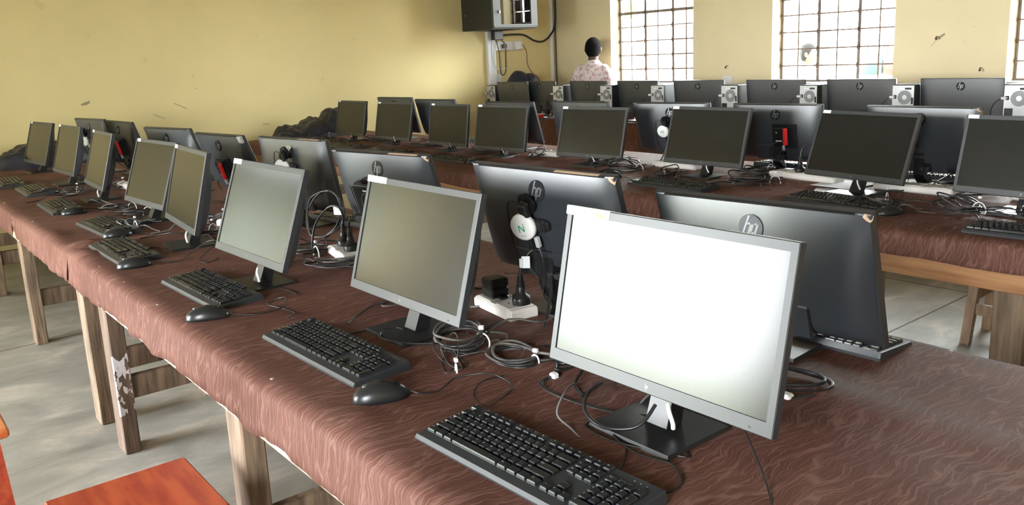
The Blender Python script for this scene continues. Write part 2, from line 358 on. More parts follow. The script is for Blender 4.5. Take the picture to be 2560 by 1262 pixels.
for i, (a, c) in enumerate(BACKW):
    b = MB(); b.box(a, c, YB-.03, YB+.135, SILL-.03, SILL+.006, .004); tag(obj('trim_%d' % (i+1), b, 'conduit'), kind='structure')

t = thing('neighbour_building', 'added unseen grey-green building dimming the side window view, outside the picture', 'building', (-11.5, -9.0, -.22))  # unseen building added so the screens reflect a dimmer outdoors
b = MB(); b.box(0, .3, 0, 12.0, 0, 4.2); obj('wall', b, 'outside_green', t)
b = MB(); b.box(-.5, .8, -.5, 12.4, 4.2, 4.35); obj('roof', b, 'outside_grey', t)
t = thing('building_wing', 'added unseen wall blocking daylight beside the doorway, outside the picture', 'building', (-2.55, -10.0, -.22))  # unseen wall added to keep doorway daylight off the left wall
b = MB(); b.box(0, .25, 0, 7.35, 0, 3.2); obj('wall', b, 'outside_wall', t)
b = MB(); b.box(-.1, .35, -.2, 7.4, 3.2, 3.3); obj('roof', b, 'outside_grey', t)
t = thing('verandah', 'added unseen roof shading the camera-side openings, outside the picture', 'roof', (-12.0, -5.4, -.22))  # unseen roof added to cut high sky light through the front openings
b = MB(); b.box(0, 9.4, 0, 2.78, 2.72, 2.80); obj('roof_sheet', b, 'outside_grey', t)
for k in range(3):
    b = MB(); b.cyl((.6+k*2.3, .12, 0), (.6+k*3.06, .12, 2.72), .05, n=10); obj('post', b, 'pink_post', t)
# outside ground and what shows through the panes
b = MB(); b.box(-45, 35, -40, 45, -.5, -.22); g = tag(obj('ground', b, 'grass'), kind='structure')
b = MB(); b.box(-45, 35, YB+WT+.1, 45, -.22, -.2); tag(obj('yard', b, 'earth'), kind='structure')
t = thing('outbuilding', 'pale low building across the yard, seen through the barred windows', 'building', (-9, 14.5, -.22))
b = MB(); b.box(-6, 9, 0, .3, 0, 3.0); obj('wall', b, 'outside_wall', t)
b = MB(); b.box(-6.3, 9.3, -.7, .5, 3.0, 3.12); obj('roof', b, 'outside_grey', t)
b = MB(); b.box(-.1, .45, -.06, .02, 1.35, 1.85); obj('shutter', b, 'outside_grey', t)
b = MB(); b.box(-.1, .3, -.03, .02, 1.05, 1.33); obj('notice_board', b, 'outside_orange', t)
b = MB(); b.box(-3.2, -2.2, -.05, .02, .0, 2.1); obj('door', b, 'outside_grey', t)
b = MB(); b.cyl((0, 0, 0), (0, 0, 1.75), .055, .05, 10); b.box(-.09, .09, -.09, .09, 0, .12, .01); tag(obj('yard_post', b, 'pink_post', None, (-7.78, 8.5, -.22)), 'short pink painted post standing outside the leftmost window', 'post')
def tree(loc, hgt, rad, n, seed, label):
    rnd = random.Random(seed); t = thing('yard_tree', label, 'tree', loc, group=None)
    b = MB(); b.tube([(0,0,0), (.05,.02,hgt*.4), (-.03,.06,hgt*.8)], lambda q: .11*(1-.6*q), 8); 
    for k in range(5):
        a = k*1.26; b.tube([(0,.03,hgt*.5), (math.cos(a)*rad*.4, math.sin(a)*rad*.4, hgt*.75), (math.cos(a)*rad*.7, math.sin(a)*rad*.7, hgt*.95)], .03, 6)
    obj('trunk', b, 'bark', t)
    b = MB()
    for k in range(n):
        d = Vector((rnd.gauss(0,1), rnd.gauss(0,1), rnd.gauss(0,.8))); d = d.normalized()*rad*rnd.random()**.4; c = Vector((0,0,hgt))+d
        u = Vector((rnd.gauss(0,1), rnd.gauss(0,1), rnd.gauss(0,1))).normalized(); v = u.orthogonal().normalized(); l = rnd.uniform(.08,.16); wd = l*.4
        b.add([c-u*l, c+v*wd, c+u*l, c-v*wd], [(0,1,2,3)])
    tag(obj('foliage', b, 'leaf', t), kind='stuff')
tree((-9.9, 10.0, -.22), 3.0, 1.0, 500, 1, 'leafy green tree outside the leftmost window')
tree((-6.0, 12.4, -.22), 3.4, 1.3, 900, 2, 'leafy tree farther back, above the middle window')
tree((-13.5, 12.5, -.22), 3.2, 1.4, 700, 3, 'leafy tree near the end of the outbuilding')
def satchel(loc, mt, label, rz):
    t = thing('hanging_bag', label, 'bag', loc, rz)
    secs = []
    for z, w_, d in ((0,.09,.03),(.02,.12,.05),(.12,.13,.06),(.22,.11,.04),(.25,.09,.015)):
        secs.append([(w_*math.cos(a), d*math.sin(a), z) for a in [2*math.pi*i/12 for i in range(12)]])
    obj('pouch', MB().loft(secs), mt, t)
    obj('strap', MB().tube([(-.08,0,.24), (-.06,0,.40), (0,0,.47), (.06,0,.40), (.08,0,.24)], .008, 5), mt, t)
b = MB(); b.cyl((0,0,0),(0,0,1.75),.03,n=8); b.cyl((1.0,0,0),(1.0,0,1.75),.03,n=8); b.cyl((0,0,1.45),(1.0,0,1.45),.012,n=6)
tag(obj('yard_rail', b, 'iron_paint', None, (-5.75, 10.0, -.22)), 'metal rail with hanging bags outside the middle window', 'rail')
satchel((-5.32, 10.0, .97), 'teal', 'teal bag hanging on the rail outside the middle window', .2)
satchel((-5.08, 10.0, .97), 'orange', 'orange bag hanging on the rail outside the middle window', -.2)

# ================================================================== TABLES AND COVERS
def N(x, y=0, z=0): return noise.noise(Vector((x, y, z)))
ROWS = {1: dict(y0=.60, y1=1.74, xs=[(-7.30,-5.15,.2,1.2), (-5.10,-3.48,.10,.14), (-3.42,-1.80,.16,.16), (-1.76,-.10,.60,.2), (-.06,1.6,.2,.2)], deep=2),
        2: dict(y0=2.77, y1=3.92, xs=[(-7.30,-5.15,.2,.2), (-5.10,-3.48,.2,.2), (-3.42,-1.80,.2,.2), (-1.76,-.10,.75,.2), (-.06,1.6,.2,.2)], deep=2),
        3: dict(y0=5.50, y1=6.20, xs=[(-7.30,-5.15,.2,.2), (-5.10,-3.48,.2,.2), (-3.42,-1.80,.2,.2), (-1.76,-.10,.2,.2)], deep=1)}
ROWN = {1: 'the nearest row', 2: 'the middle row', 3: 'the far row'}
def table(row, k, side, x0, x1, y0, y1, l0, l1):
    rn = ROWN[row]; sd = {0: 'camera-side ', 1: 'window-side ', None: 'rough '}[side]
    t = thing('wooden_table', '%s table from the left wall in %s, %stimber under brown cover' % (ORD[k], rn, sd), 'table', (x0, y0, 0), group='rough timber tables in rows')
    L, D, H_ = x1-x0, y1-y0, TZ-.006
    b = MB(); b.box(0, L, 0.006, D-.006, H_-.022, H_); obj('tabletop', b, 'wood_pale', t)
    for yy in (.012, D-.037):
        b = MB(); b.box(.02, L-.02, yy, yy+.025, H_-.15, H_-.022, .003); obj('apron', b, 'wood_orange' if row > 1 else 'wood_pale', t)
    for xx in (.03, L-.055):
        b = MB(); b.box(xx, xx+.025, .037, D-.037, H_-.13, H_-.022, .003); obj('end_apron', b, 'wood_pale', t)
    for xx in (l0, L-l1):
        for yy in (.040, D-.098):
            b = MB(); b.box(-.05, .05, 0, .058, 0, H_-.022, .004); obj('leg', b, 'wood', t, (xx, yy, 0))
        b = MB(); b.box(-.016, .016, .0981, D-.0981, .20, .29, .003); obj('stretcher', b, 'wood', t, (xx, 0, 0))
    return t
for row, d in ROWS.items():
    for k, (x0, x1, l0, l1) in enumerate(d['xs']):
        ym = (d['y0']+d['y1'])/2
        if d['deep'] == 2:
            table(row, k, 0, x0, x1, d['y0']+.004, ym-.003, l0, l1); table(row, k, 1, x0, x1, ym+.003, d['y1']-.004, l0, l1)
        else: table(row, k, None, x0, x1, d['y0']+.004, d['y1']-.004, l0, l1)

def cover(x0, x1, y0, y1, label, drop, bdrop, ridge, feats, seed, dx=.02, lift=0, notch=None, long=None):
    nx = int((x1-x0)/dx); D = y1-y0; ny = int(D/.025)
    prof = [('f', s) for s in (1, .8, .6, .4, .2, .08)]+[('t', j/ny) for j in range(ny+1)]+[('b', s) for s in (.1, .4, .7, 1)]
    vs = []; fs = []; n = len(prof)
    for i in range(nx+1):
        x = x0+(x1-x0)*i/nx
        d = drop*(1+.16*N(x*2.3, seed)+.10*N(x*7, seed+3))
        if long: d = long(x, d)
        if notch and abs(x-notch) < .035: d = d*max(.25, abs(x-notch)/.035)
        for kd, s in prof:
            if kd == 't':
                y = y0+D*s; e = min(s, 1-s)*D
                z = TZ+.004+.0028*N(x*2.1, y*3.3, seed)+.0016*N(x*6, y*5, seed+2)+lift
                for (ra, rb, rh_) in ridge:
                    q = max(0, min(1, (y-ra)/.02))*max(0, min(1, (rb-y)/.02)); z += rh_*q*q*(3-2*q)
                for (fx, fy, fr, fh) in feats:
                    q = 1-min(1, math.hypot((x-fx)/fr[0], (y-fy)/fr[1])); z += fh*q*q*(3-2*q)
                z -= .006*max(0, 1-e/.012)**2
                y += 0
            elif kd == 'f':
                fold = .014*N(x*4.5, 0, seed)+.010*N(x*11, s*.6, seed)+.004*N(x*26, s, seed)
                y = y0-.007-.004*s-abs(fold)*s-.004*s; z = TZ-.004+lift-d*s
            else:
                fold = .010*N(x*4.5, 4, seed); y = y1+.007+(.004+abs(fold))*s; z = TZ-.004+lift-bdrop*s
            vs.append((x, y, z))
    for i in range(nx):
        for j in range(n-1):
            a = i*n+j; fs.append((a, a+n, a+n+1, a+1))
    b = MB(); b.add(vs, fs, True); o = obj('table_cover', b, 'vinyl')
    md = o.modifiers.new('thickness', 'SOLIDIFY'); md.thickness = .002; md.offset = 1
    return tag(o, label, 'table cover')
c1 = cover(-7.30, -3.42, .60, 1.74, 'brown leatherette cover on the left half of the nearest table row', .105, .09, [(1.28,1.41,.004)], [(-3.50,.68,(.10,.10),.022), (-3.85,.63,(.2,.06),.008)], 1.3, notch=-4.60)
c2 = cover(-3.47, 1.6, .60, 1.74, 'brown leatherette cover on the right half of the nearest table row', .105, .09, [(1.28,1.41,.004)], [(-3.30,.64,(.08,.08),.012), (-1.30,.66,(.10,.05),.006), (-2.0,.69,(.12,.06),.005), (-1.35,1.15,(.25,.12),.012)], 5.1, lift=.0035)
c3 = cover(-7.30, 1.6, 2.77, 3.92, 'brown leatherette cover on the middle table row', .080, .09, [(3.36,3.95,.010)], [], 9.7)
def long3(x, d): 
    return d*(.25 if -6.47 < x < -6.33 else 1.0)
c4 = cover(-7.30, -.08, 5.50, 6.20, 'brown leatherette cover with a long front drop on the far table row', .30, .08, [], [], 13.3, long=long3)
for cov, y0, pts in ((c2, .60, [(-1.62,.625),(-1.46,.63),(-1.2,.63),(-.82,.64),(-2.06,.625),(-2.4,.62),(-2.75,.622),(-3.05,.62),(-.55,1.72),(-.72,1.72),(-.38,1.72)]), (c1, .60, [(-3.75,.625),(-4.3,.625),(-5.1,.625)])):
    for (x, y) in pts:
        b = MB(); b.cyl((x,y,TZ+.004),(x,y,TZ+.0085),.006,.004,8); obj('tack', b, 'nail', cov)

# ================================================================== MONITORS
def logo_letters(r, dep):
    b = MB(); sl = .36
    def st(xb, yb, yt, w_=.17):
        xt = xb+sl*(yt-yb); b_ = [(xb,yb),(xb+w_,yb),(xt+w_,yt),(xt,yt)]; poly(b_)
    def bar(x0, x1, y0, y1):
        poly([(x0+sl*(y0-y0),y0),(x1,y0),(x1+sl*(y1-y0),y1),(x0+sl*(y1-y0),y1)])
    def poly(p):
        n = len(p); vs = [(x*r,0,z*r) for x, z in p]+[(x*r,dep,z*r) for x, z in p]
        b.add(vs, [tuple(range(n-1,-1,-1)), tuple(range(n,2*n))]+[(i,(i+1)%n,n+(i+1)%n,n+i) for i in range(n)])
    st(-.68,-.42,.93); st(-.26,-.42,.26); bar(-.30,-.02,.24,.40)
    st(-.28,-.92,.38); bar(.19,.52,.26,.40); st(.28,-.42,.30); bar(-.02,.34,-.42,-.28)
    return b
MW, MH = .489, .293
SLOPE = math.atan(.036*2*(.659+.3)/1.69/.1465)   # slope of the curved back at the logo
def bezel_mesh(W_, H_, bs, bt, bb):
    b = MB(); o = [(-W_/2,0),(W_/2,0),(W_/2,H_),(-W_/2,H_)]; i_ = [(-W_/2+bs,bb),(W_/2-bs,bb),(W_/2-bs,H_-bt),(-W_/2+bs,H_-bt)]
    c = .0015
    oc = [(-W_/2+c,c),(W_/2-c,c),(W_/2-c,H_-c),(-W_/2+c,H_-c)]
    rings = [[(x,.016,z) for x, z in o], [(x,c,z) for x, z in o], [(x,0,z) for x, z in oc], [(x,0,z) for x, z in i_], [(x,.003,z) for x, z in i_]]
    b.loft(rings, False, False); return b
def shell_y(u, v, bulge=.036):
    """depth of the curved back; u,v in -1..1 (v up)"""
    g = 1-max(0, (v+.3)/1.3)**2
    return .0190+bulge*g*(1-abs(u)**12)*(1-max(0, -v)**10)
def shell_mesh(W_, H_, bulge=.036):
    b = MB(); nx, nz = 32, 20
    def pt(i, j):
        u, v = -1+2*i/nx, -1+2*j/nz; return (u*(W_/2-.004), shell_y(u, v, bulge), H_/2+v*(H_/2-.004))
    b.add([pt(i, j) for j in range(nz+1) for i in range(nx+1)], [(j*(nx+1)+i, (j+1)*(nx+1)+i, (j+1)*(nx+1)+i+1, j*(nx+1)+i+1) for j in range(nz) for i in range(nx)], True)
    loop = [(i, 0) for i in range(nx)]+[(nx, j) for j in range(nz)]+[(nx-i, nz) for i in range(nx)]+[(0, nz-j) for j in range(nz)]
    r0 = []; r1 = []; r2 = []
    for i, j in loop:
        p = pt(i, j); u, v = -1+2*i/nx, -1+2*j/nz
        r2.append(p); r1.append((u*(W_/2-.0012), p[1]-.0015, H_/2+v*(H_/2-.0012))); r0.append((u*(W_/2-.0005), .016, H_/2+v*(H_/2-.0005)))
    b.loft([r0, r1, r2], False, False); return b
def hump_mesh(W_, H_):
    b = MB()
    b.box(-.115,.115,.038,.0590,.012,.088,.003); return b
def disc_mesh(r, d):
    b = MB(); b.cyl((0,0,0),(0,d,0),r,r,28,False); return b
def wedge_box(b, x0, x1, y0, y1, z0, z1, ins):
    b.loft([[(x0,y0,z0),(x1,y0,z0),(x1,y1,z0),(x0,y1,z0)],[(x0+ins,y0+ins,z1),(x1-ins,y0+ins,z1),(x1-ins,y1-ins,z1),(x0+ins,y1-ins,z1)]], True, False)
rnd = random.Random(7)
def monitor(label, x, y, zb, yaw, tilt, back=False, size=(MW, MH), group=None, sticker=True, far=False, tape=None, deskz=TZ+.005, flat=False):
    """x,y: bottom centre of the visible face of the panel; yaw 0 = screen towards -Y"""
    W_, H_ = size; key = '%d' % round(W_*1000)
    rz = R(yaw)+(math.pi if back else 0)
    fx = Vector((math.sin(rz), -math.cos(rz), 0))               # facing direction
    p = Vector((x, y, 0))
    if back: p = p+fx*.036
    off = .034 if not back else .008
    root_p = p-fx*off
    t = thing('monitor', label, 'monitor', (root_p.x, root_p.y, deskz), rz, group)
    pl = dict(loc=(0, -off, zb), rot=(-tilt, 0, 0))
    R_ = Matrix.Translation((0, -off, zb)) @ Matrix.Rotation(-tilt, 4, 'X')
    obj('bezel', shared('bezel'+key, lambda: bezel_mesh(W_, H_, .0135, .016, .023)), 'frame_grey', t, **pl)
    obj('screen', shared('screen'+key, lambda: MB().box(-W_/2+.0130, W_/2-.0130, .0022, .0060, .0225, H_-.0155)), 'screen', t, **pl)
    bulge = .010 if flat else .036; slope = math.atan(math.tan(SLOPE)*bulge/.036); ly = shell_y(0, 1-.100/H_, bulge)
    sh = obj('rear_shell', shared('shell'+key+str(flat), lambda: shell_mesh(W_, H_, bulge)), 'shell', t, **pl)
    if True:
        h_ = obj('rear_hump', shared('hump'+key, lambda: hump_mesh(W_, H_)), 'shell', t, **pl)
        obj('logo_disc', shared('ldisc', lambda: disc_mesh(.0275, .0025)), 'logo_dark', t, R_ @ Vector((0, ly-.0012, H_-.050)), (-tilt+slope, 0, 0))
        lt = obj('logo_letters', shared('lletters', lambda: logo_letters(.0275, .0010)), 'logo_metal', t, R_ @ Vector((0, ly+.0022, H_-.050)), (-tilt, 0, math.pi))
        lt.rotation_euler = (Matrix.Rotation(-tilt+slope, 4, 'X') @ Matrix.Rotation(math.pi, 4, 'Z')).to_euler()
        obj('rear_port_panel', shared('ports', lambda: MB().box(-.05,.02,.0585,.0605,.02,.055,.002)), 'black_gloss', t, **pl)
        for px_ in (-.035, -.012):
            obj('cable_connector', shared('conn', lambda: MB().box(-.009,.009,.0606,.075,.026,.040,.002)), 'frame_grey', t, R_ @ Vector((px_, 0, 0)), (-tilt,0,0))
        obj('vent_grille', shared('vent'+key, lambda: MB().box(-W_/2+.03, W_/2-.03, .017, .0225, H_-.003, H_+.0003)), 'black', t, **pl)
    if not back:
        obj('front_logo', shared('flogo', lambda: logo_letters(.0062, .0004)), 'logo_metal', t, R_ @ Vector((0, -.0006, .0115)), (-tilt, 0, 0))
        obj('power_light', shared('pled', lambda: MB().box(-.002,.002,-.0005,.001,-.001,.001)), 'black_gloss', t, R_ @ Vector((W_/2-.04, 0, .008)), (-tilt,0,0))
    if sticker:
        sx = rnd.uniform(.006, .03)
        obj('label_sticker', shared('sticker', lambda: MB().box(0, .040, -.0008, .0002, 0, .0135)), 'label', t, R_ @ Vector((-W_/2+sx if not back else -W_/2+sx, 0, H_-.0145)), (-tilt,0,0))
    if tape:
        obj('tape_strip', MB().box(-W_/2-.001, -W_/2+tape, -.0006, .018, H_-.016, H_+.0008), 'tape', t, **pl)
    # stand
    hz = zb+.055*math.cos(tilt); hy = -off+.050+.055*math.sin(tilt)
    b = MB(); q = .024
    def sec(z, y0, y1, w_): return [(-w_,y0,z),(w_,y0,z),(w_,y1,z),(-w_,y1,z)]
    b.loft([sec(.010, -.010, .030, .024), sec(zb*.8, hy-.020, hy+.014, .023), sec(hz, hy-.014, hy+.012, .022), sec(hz+.03, hy-.004, hy+.014, .020)], True, False)
    obj('stand_column', b, 'black', t)
    obj('stand_base', shared('sbase', lambda: (lambda b: (wedge_box(b, -.092,.092,-.085,.080,0,.012,.004), b)[1])(MB())), 'black', t)
    return t, R_, rz
MON = {}
T1F = [('1A',-.898,.984,.077,.2,12.3),('1B',-1.66,.966,.077,-.3,16.0),('1C',-2.387,.880,.086,1.3,19.5),('1D',-3.151,.924,.081,-5.5,14.8),('1E',-3.857,.989,.072,3.1,18.9),('1F',-4.735,.984,.073,-2.6,16.4),('1G',-5.59,1.008,.070,1.8,15.3),('1H',-6.553,1.016,.060,5.8,17.1)]
T1L = ['nearest large monitor, its screen reflecting bright white, at the right','monitor with a grey-green reflecting screen, left of the nearest bright one','monitor with a pale blue and cream reflecting screen, third from right, nearest row','dark monitor turned towards the aisle, top-left corner meeting the next screen','monitor with a dark smudge low on its screen, fifth from the right, nearest front row','narrow-looking dark monitor beside a red stick, sixth screen from right, nearest row','dark-screened monitor second from the left wall, nearest front row','leftmost dark-screened monitor of the nearest front row, in front of navy cloth']
for (k,x,y,z,a,ti), lb in zip(T1F, T1L): MON[k] = monitor(lb, x, y, z, a, R(ti), False, group='nearest row monitors facing the camera', tape={'1A':.105,'1B':.075,'1C':.06}.get(k))
T1B = [('b1',-.999,1.48,.059,4,17.5),('b2',-1.513,1.345,.098,2.9,16),('b3',-2.417,1.432,.080,9.3,18.7),('b4',-3.137,1.416,.075,7.8,9.6),('b5',-4.054,1.508,.067,6.4,21.7),('b6',-4.562,1.404,.080,10.5,18.6),('b7',-5.709,1.449,.070,3.7,16.5),('b8',-6.03,1.34,.082,8,14.5)]
T1BL = ['nearest monitor seen from behind, round logo, torn tape at its corner','monitor seen from behind carrying the large white disc with a green letter','monitor seen from behind with a black box fixed below its round logo, nearest row','monitor seen from behind with a white disc just under its oval-looking logo','monitor seen from behind with clear tape on its upper right corner, nearest row','dark monitor back between two others, against the yellow wall, nearest row','dark monitor back with a red stick, near the left end of the nearest row','dark leftmost monitor back of the nearest row, partly hidden behind another back']
for (k,x,y,z,a,ti), lb in zip(T1B, T1BL): MON[k] = monitor(lb, x, y, z, a, R(ti), True, group='nearest row monitors seen from behind', sticker=False)
T2F = [('2A',-1.155,3.24,.065,-4,15),('2B',-1.826,3.281,.070,-9.1,20),('2C',-2.647,3.323,.065,-.7,15.2),('2D',-3.452,3.318,.050,5.4,13.9),('2E',-4.272,3.309,.045,4.2,9.8),('2F',-4.898,3.334,.040,-1.1,7.5),('2G',-5.685,3.351,.042,2.4,11.5),('2H',-6.369,3.347,.045,.1,11)]
for i, (k,x,y,z,a,ti) in enumerate(T2F):
    MON[k] = monitor('dark-screened monitor with a white corner label, %s' % ['cut by the right picture edge, middle row','second from the right in the middle row','third from the right in the middle row','fourth from the right in the middle row','fifth from the right in the middle row','third from the left in the middle row','second from the left in the middle row','leftmost in the middle row beside navy cloth'][i], x, y, z, a, R(ti), False, group='middle row monitors facing the camera')
T2B = [('c1',-1.693,3.648,.063,-1.2,14),('c2',-2.459,3.735,.059,4.9,16),('c3',-3.093,3.67,.063,9.2,16.9),('c4',-3.769,3.604,.056,1.7,12.6),('c5',-4.46,3.62,.052,2.9,16.5),('c6',-5.35,3.62,.062,4.2,19),('c7',-5.98,3.62,.060,3.5,12.4)]
T2BL = ['rightmost monitor back of the middle row, pale worn right edge','monitor back of the middle row with a black box and a red stick on it','monitor back of the middle row with a white disc below its logo','plain monitor back in the centre of the middle row, third left of the red stick','middle row monitor back, mostly hidden behind the fifth screen','monitor back second from the left in the middle row','leftmost monitor back of the middle row, against the wall']
for (k,x,y,z,a,ti), lb in zip(T2B, T2BL): MON[k] = monitor(lb, x, y, z, a, R(ti), True, group='middle row monitors seen from behind', sticker=False, deskz=TZ+.013)
BIG = (.54, .322)
T3 = [('d1',-2.420,5.68,0,1),('d2',-3.105,5.68,-1,1),('d3',-3.80,5.68,0,1),('d4',-4.54,5.68,1,1),('d5',-5.24,5.69,0,0),('d6',-5.88,5.69,1,0),('d7',-6.60,5.70,0,0),('d8',-6.925,5.60,2,0)]
T3L = ['rightmost monitor back of the far row, clear round logo','second monitor back from the right in the far row, pale right edge','third monitor back from the right in the far row','fourth monitor back from the right in the far row','fifth monitor back from the right, far row, below the leftmost window','far row monitor back in front of the person with the patterned shirt','black monitor back under the room corner, second from left, far row','leftmost black monitor back of the far row, below the navy cloth']
for (k,x,y,a,big), lb in zip(T3, T3L): MON[k] = monitor(lb, x, y, .063 if big else .080, a, R(6), True, size=(.52, .310) if big else (MW, MH), group='far row monitors seen from behind', sticker=False, flat=True)

# torn tape and dusty top edges
def on_monitor(k, name, mb, mt, loc=(0,0,0), lab=None):
    t, R_, rz = MON[k]; o = obj(name, mb, mt, t, R_ @ Vector(loc), R_.to_euler())
    if lab: o['label'] = lab
    return o
on_monitor('1A', 'paper_tape', MB().box(-.246,-.135,-.0012,.014,.2785,.2942,.0004), 'label', lab='dirty paper tape across the top-left corner')
on_monitor('1A', 'tape_tear', MB().add([(-.165,-.0016,.2795),(-.137,-.0016,.2790),(-.145,-.0022,.2835),(-.172,-.0018,.2880)], [(0,1,2,3)]), 'card')
on_monitor('1B', 'clear_tape', MB().box(-.2446,-.150,-.0009,.001,.2775,.2932), 'tape')
for k in ('b1','b2','b3','c1'):
    on_monitor(k, 'torn_tape', MB().add([(-.2447,.0185,.2936),(-.232,.0190,.2937),(-.229,.0225,.288),(-.236,.0230,.281),(-.2447,.0205,.275),(-.2454,.012,.287)], [(0,1,2,3,4,5)]), 'card')
on_monitor('b5', 'clear_tape', MB().box(-.2455,-.21,.016,.0285,.262,.2945,.001), 'tape')
for k in ('b2','b3','b4'):
    on_monitor(k, 'dusty_edge_strip', MB().box(-.20,-.06,.012,.022,.2931,.2939), 'card')
for k in ('b1','c1'):
    on_monitor(k, 'worn_edge', MB().box(-.2452,-.2445,.004,.028,.01,.28), 'frame_grey' if k == 'b1' else 'card')

# ================================================================== THIN CLIENTS ON THE MONITOR BACKS
def on_back(k, dx, dz, dy=None):
    if dy is None: dy = shell_y(dx/.2445, dz/.1465-1)+.0005
    t, R_, rz = MON[k]
    W4 = Matrix.Translation(t.location) @ Matrix.Rotation(rz, 4, 'Z') @ R_ @ Matrix.Translation((dx, dy, dz))
    return W4
def disc_client(k, dx, dz, label, turn=0):
    W4 = on_back(k, dx, dz) @ Matrix.Rotation(math.pi, 4, 'Z')        # local: -Y points out of the back
    t = thing('thin_client', label, 'computer', (0,0,0), group='white disc mini computers'); t.matrix_world = W4
    obj('bracket', MB().box(-.050,.050,-.016,-.002,-.016,.016,.004).box(.028,.060,-.014,0,-.012,.012,.004).box(-.014,.014,-.030,-.012,.022,.058,.004), 'black', t)
    b = MB(); b.cyl((.0,-.012,.055),(.0,-.004,.055),.026,.026,20); b.cyl((.0,-.020,.050),(.0,-.012,.054),.012,.014,12); obj('hook', b, 'black_gloss', t)
    S = Matrix.Translation((-.012,-.018,0)) @ Matrix.Rotation(R(turn), 4, 'Z')
    n = 32
    def ring(r, y): return [S @ Vector((r*math.cos(2*math.pi*i/n), y, r*math.sin(2*math.pi*i/n))) for i in range(n)]
    obj('disc_body', MB().loft([ring(.030,0), ring(.0345,-.003), ring(.0355,-.010), ring(.034,-.016), ring(.030,-.0185), ring(.015,-.0195), ring(.002,-.0197)], True, True), 'white', t)
    b = MB(); y0 = -.0206
    def seg(x0,z0,x1,z1,w_):
        a, c = Vector((x0,0,z0)), Vector((x1,0,z1)); d = (c-a).normalized(); q = Vector((-d.z,0,d.x))*w_/2
        v = [a-q, c-q, c+q, a+q]; b.add([S @ Vector((p.x,y0,p.z)) for p in v]+[S @ Vector((p.x,y0+.0012,p.z)) for p in v], [(3,2,1,0),(4,5,6,7),(0,1,5,4),(1,2,6,5),(2,3,7,6),(3,0,4,7)])
    seg(-.007,-.008,-.007,.008,.0024); seg(-.007,.008,.007,-.008,.0026); seg(.007,-.008,.007,.007,.0024); seg(.007,.0095,.007,.0115,.0024); seg(-.007,-.0095,-.007,-.0115,.0024)
    obj('letter_print', b, 'green', t)
    b = MB(); y0 = -.0204; seg(-.006,-.020,.008,-.020,.0014); obj('small_print', b, 'grey_print', t)
    obj('plug', MB().box(-.006,.006,-.030,-.014,-.062,-.030,.002), 'black', t)
    obj('usb_plug', MB().box(.016,.028,-.028,-.016,-.054,-.026,.002), 'steel', t)
    obj('lead', MB().tube([(0,-.022,-.060),(.004,-.026,-.10),(-.002,-.030,-.16),(.012,-.02,-.215)], .0022), 'cable', t)
    obj('lead', MB().tube([(.022,-.022,-.052),(.034,-.03,-.09),(.026,-.034,-.14),(.0,-.03,-.19),(.012,-.02,-.22)], .0018), 'cable', t)
    obj('lead', MB().tube([(-.020,-.012,.055),(-.048,-.024,.060),(-.056,-.03,.0),(-.060,-.03,-.07),(-.040,-.02,-.12),(-.012,-.02,-.155),(.004,-.02,-.20)], .0018), 'cable', t)
    return t
disc_client('b2', .020, .165, 'white disc mini computer with a green letter, nearest to the camera', 14)
disc_client('b4', .0, .190, 'white disc mini computer peeking above the pale reflecting screen', 18)
disc_client('b8', .03, .165, 'white disc mini computer at the far left, beside the narrow-looking monitor', 20)
disc_client('c3', .020, .150, 'white disc mini computer in the middle row, left of the red stick', 4)
disc_client('c1', .06, .135, 'white disc mini computer half hidden at the right of the middle row', 4)
def red_client(k, dx, dz, label, lean):
    W4 = on_back(k, dx, dz) @ Matrix.Rotation(math.pi, 4, 'Z')
    t = thing('stick_computer', label, 'computer', (0,0,0), group='black mini computers with a red stick'); t.matrix_world = W4
    obj('box_body', MB().box(-.062,.022,-.026,-.001,-.052,.042,.005), 'black', t)
    obj('mount_plate', MB().box(-.07,.06,-.006,-.0005,-.075,.055,.002), 'black', t)
    obj('red_stick', MB().box(-.0105,.0105,-.044,-.030,-.045,.045,.003, Matrix.Translation((.016,0,0)) @ Matrix.Rotation(R(lean), 4, 'Y')), 'red', t)
    obj('maker_print', MB().box(-.045,-.012,-.0266,-.0258,-.030,-.025), 'white', t)
    obj('triangle_mark', MB().add([(-.040,-.0266,.02),(-.032,-.0266,.02),(-.036,-.0266,.012)], [(2,1,0)]), 'white', t)
    obj('usb_plug', MB().box(-.005,.007,-.042,-.032,-.072,-.046,.002), 'steel', t)
    obj('lead', MB().tube([(0,-.037,-.072),(-.006,-.04,-.10),(-.012,-.03,-.14),(-.004,-.03,-.17)], .0025), 'cable', t)
    obj('lead', MB().tube([(-.03,-.026,-.03),(-.06,-.05,-.05),(-.075,-.05,-.10),(-.04,-.04,-.13),(-.01,-.03,-.15)], .002), 'cable', t)
    return t
red_client('b7', -.03, .145, 'black mini computer with a red stick at the left end of the nearest row', 10)
red_client('b5', -.02, .135, 'black mini computer with a red stick beside the turned aisle monitor', 16)
red_client('c2', -.055, .150, 'black mini computer with a red stick in the middle row', 6)
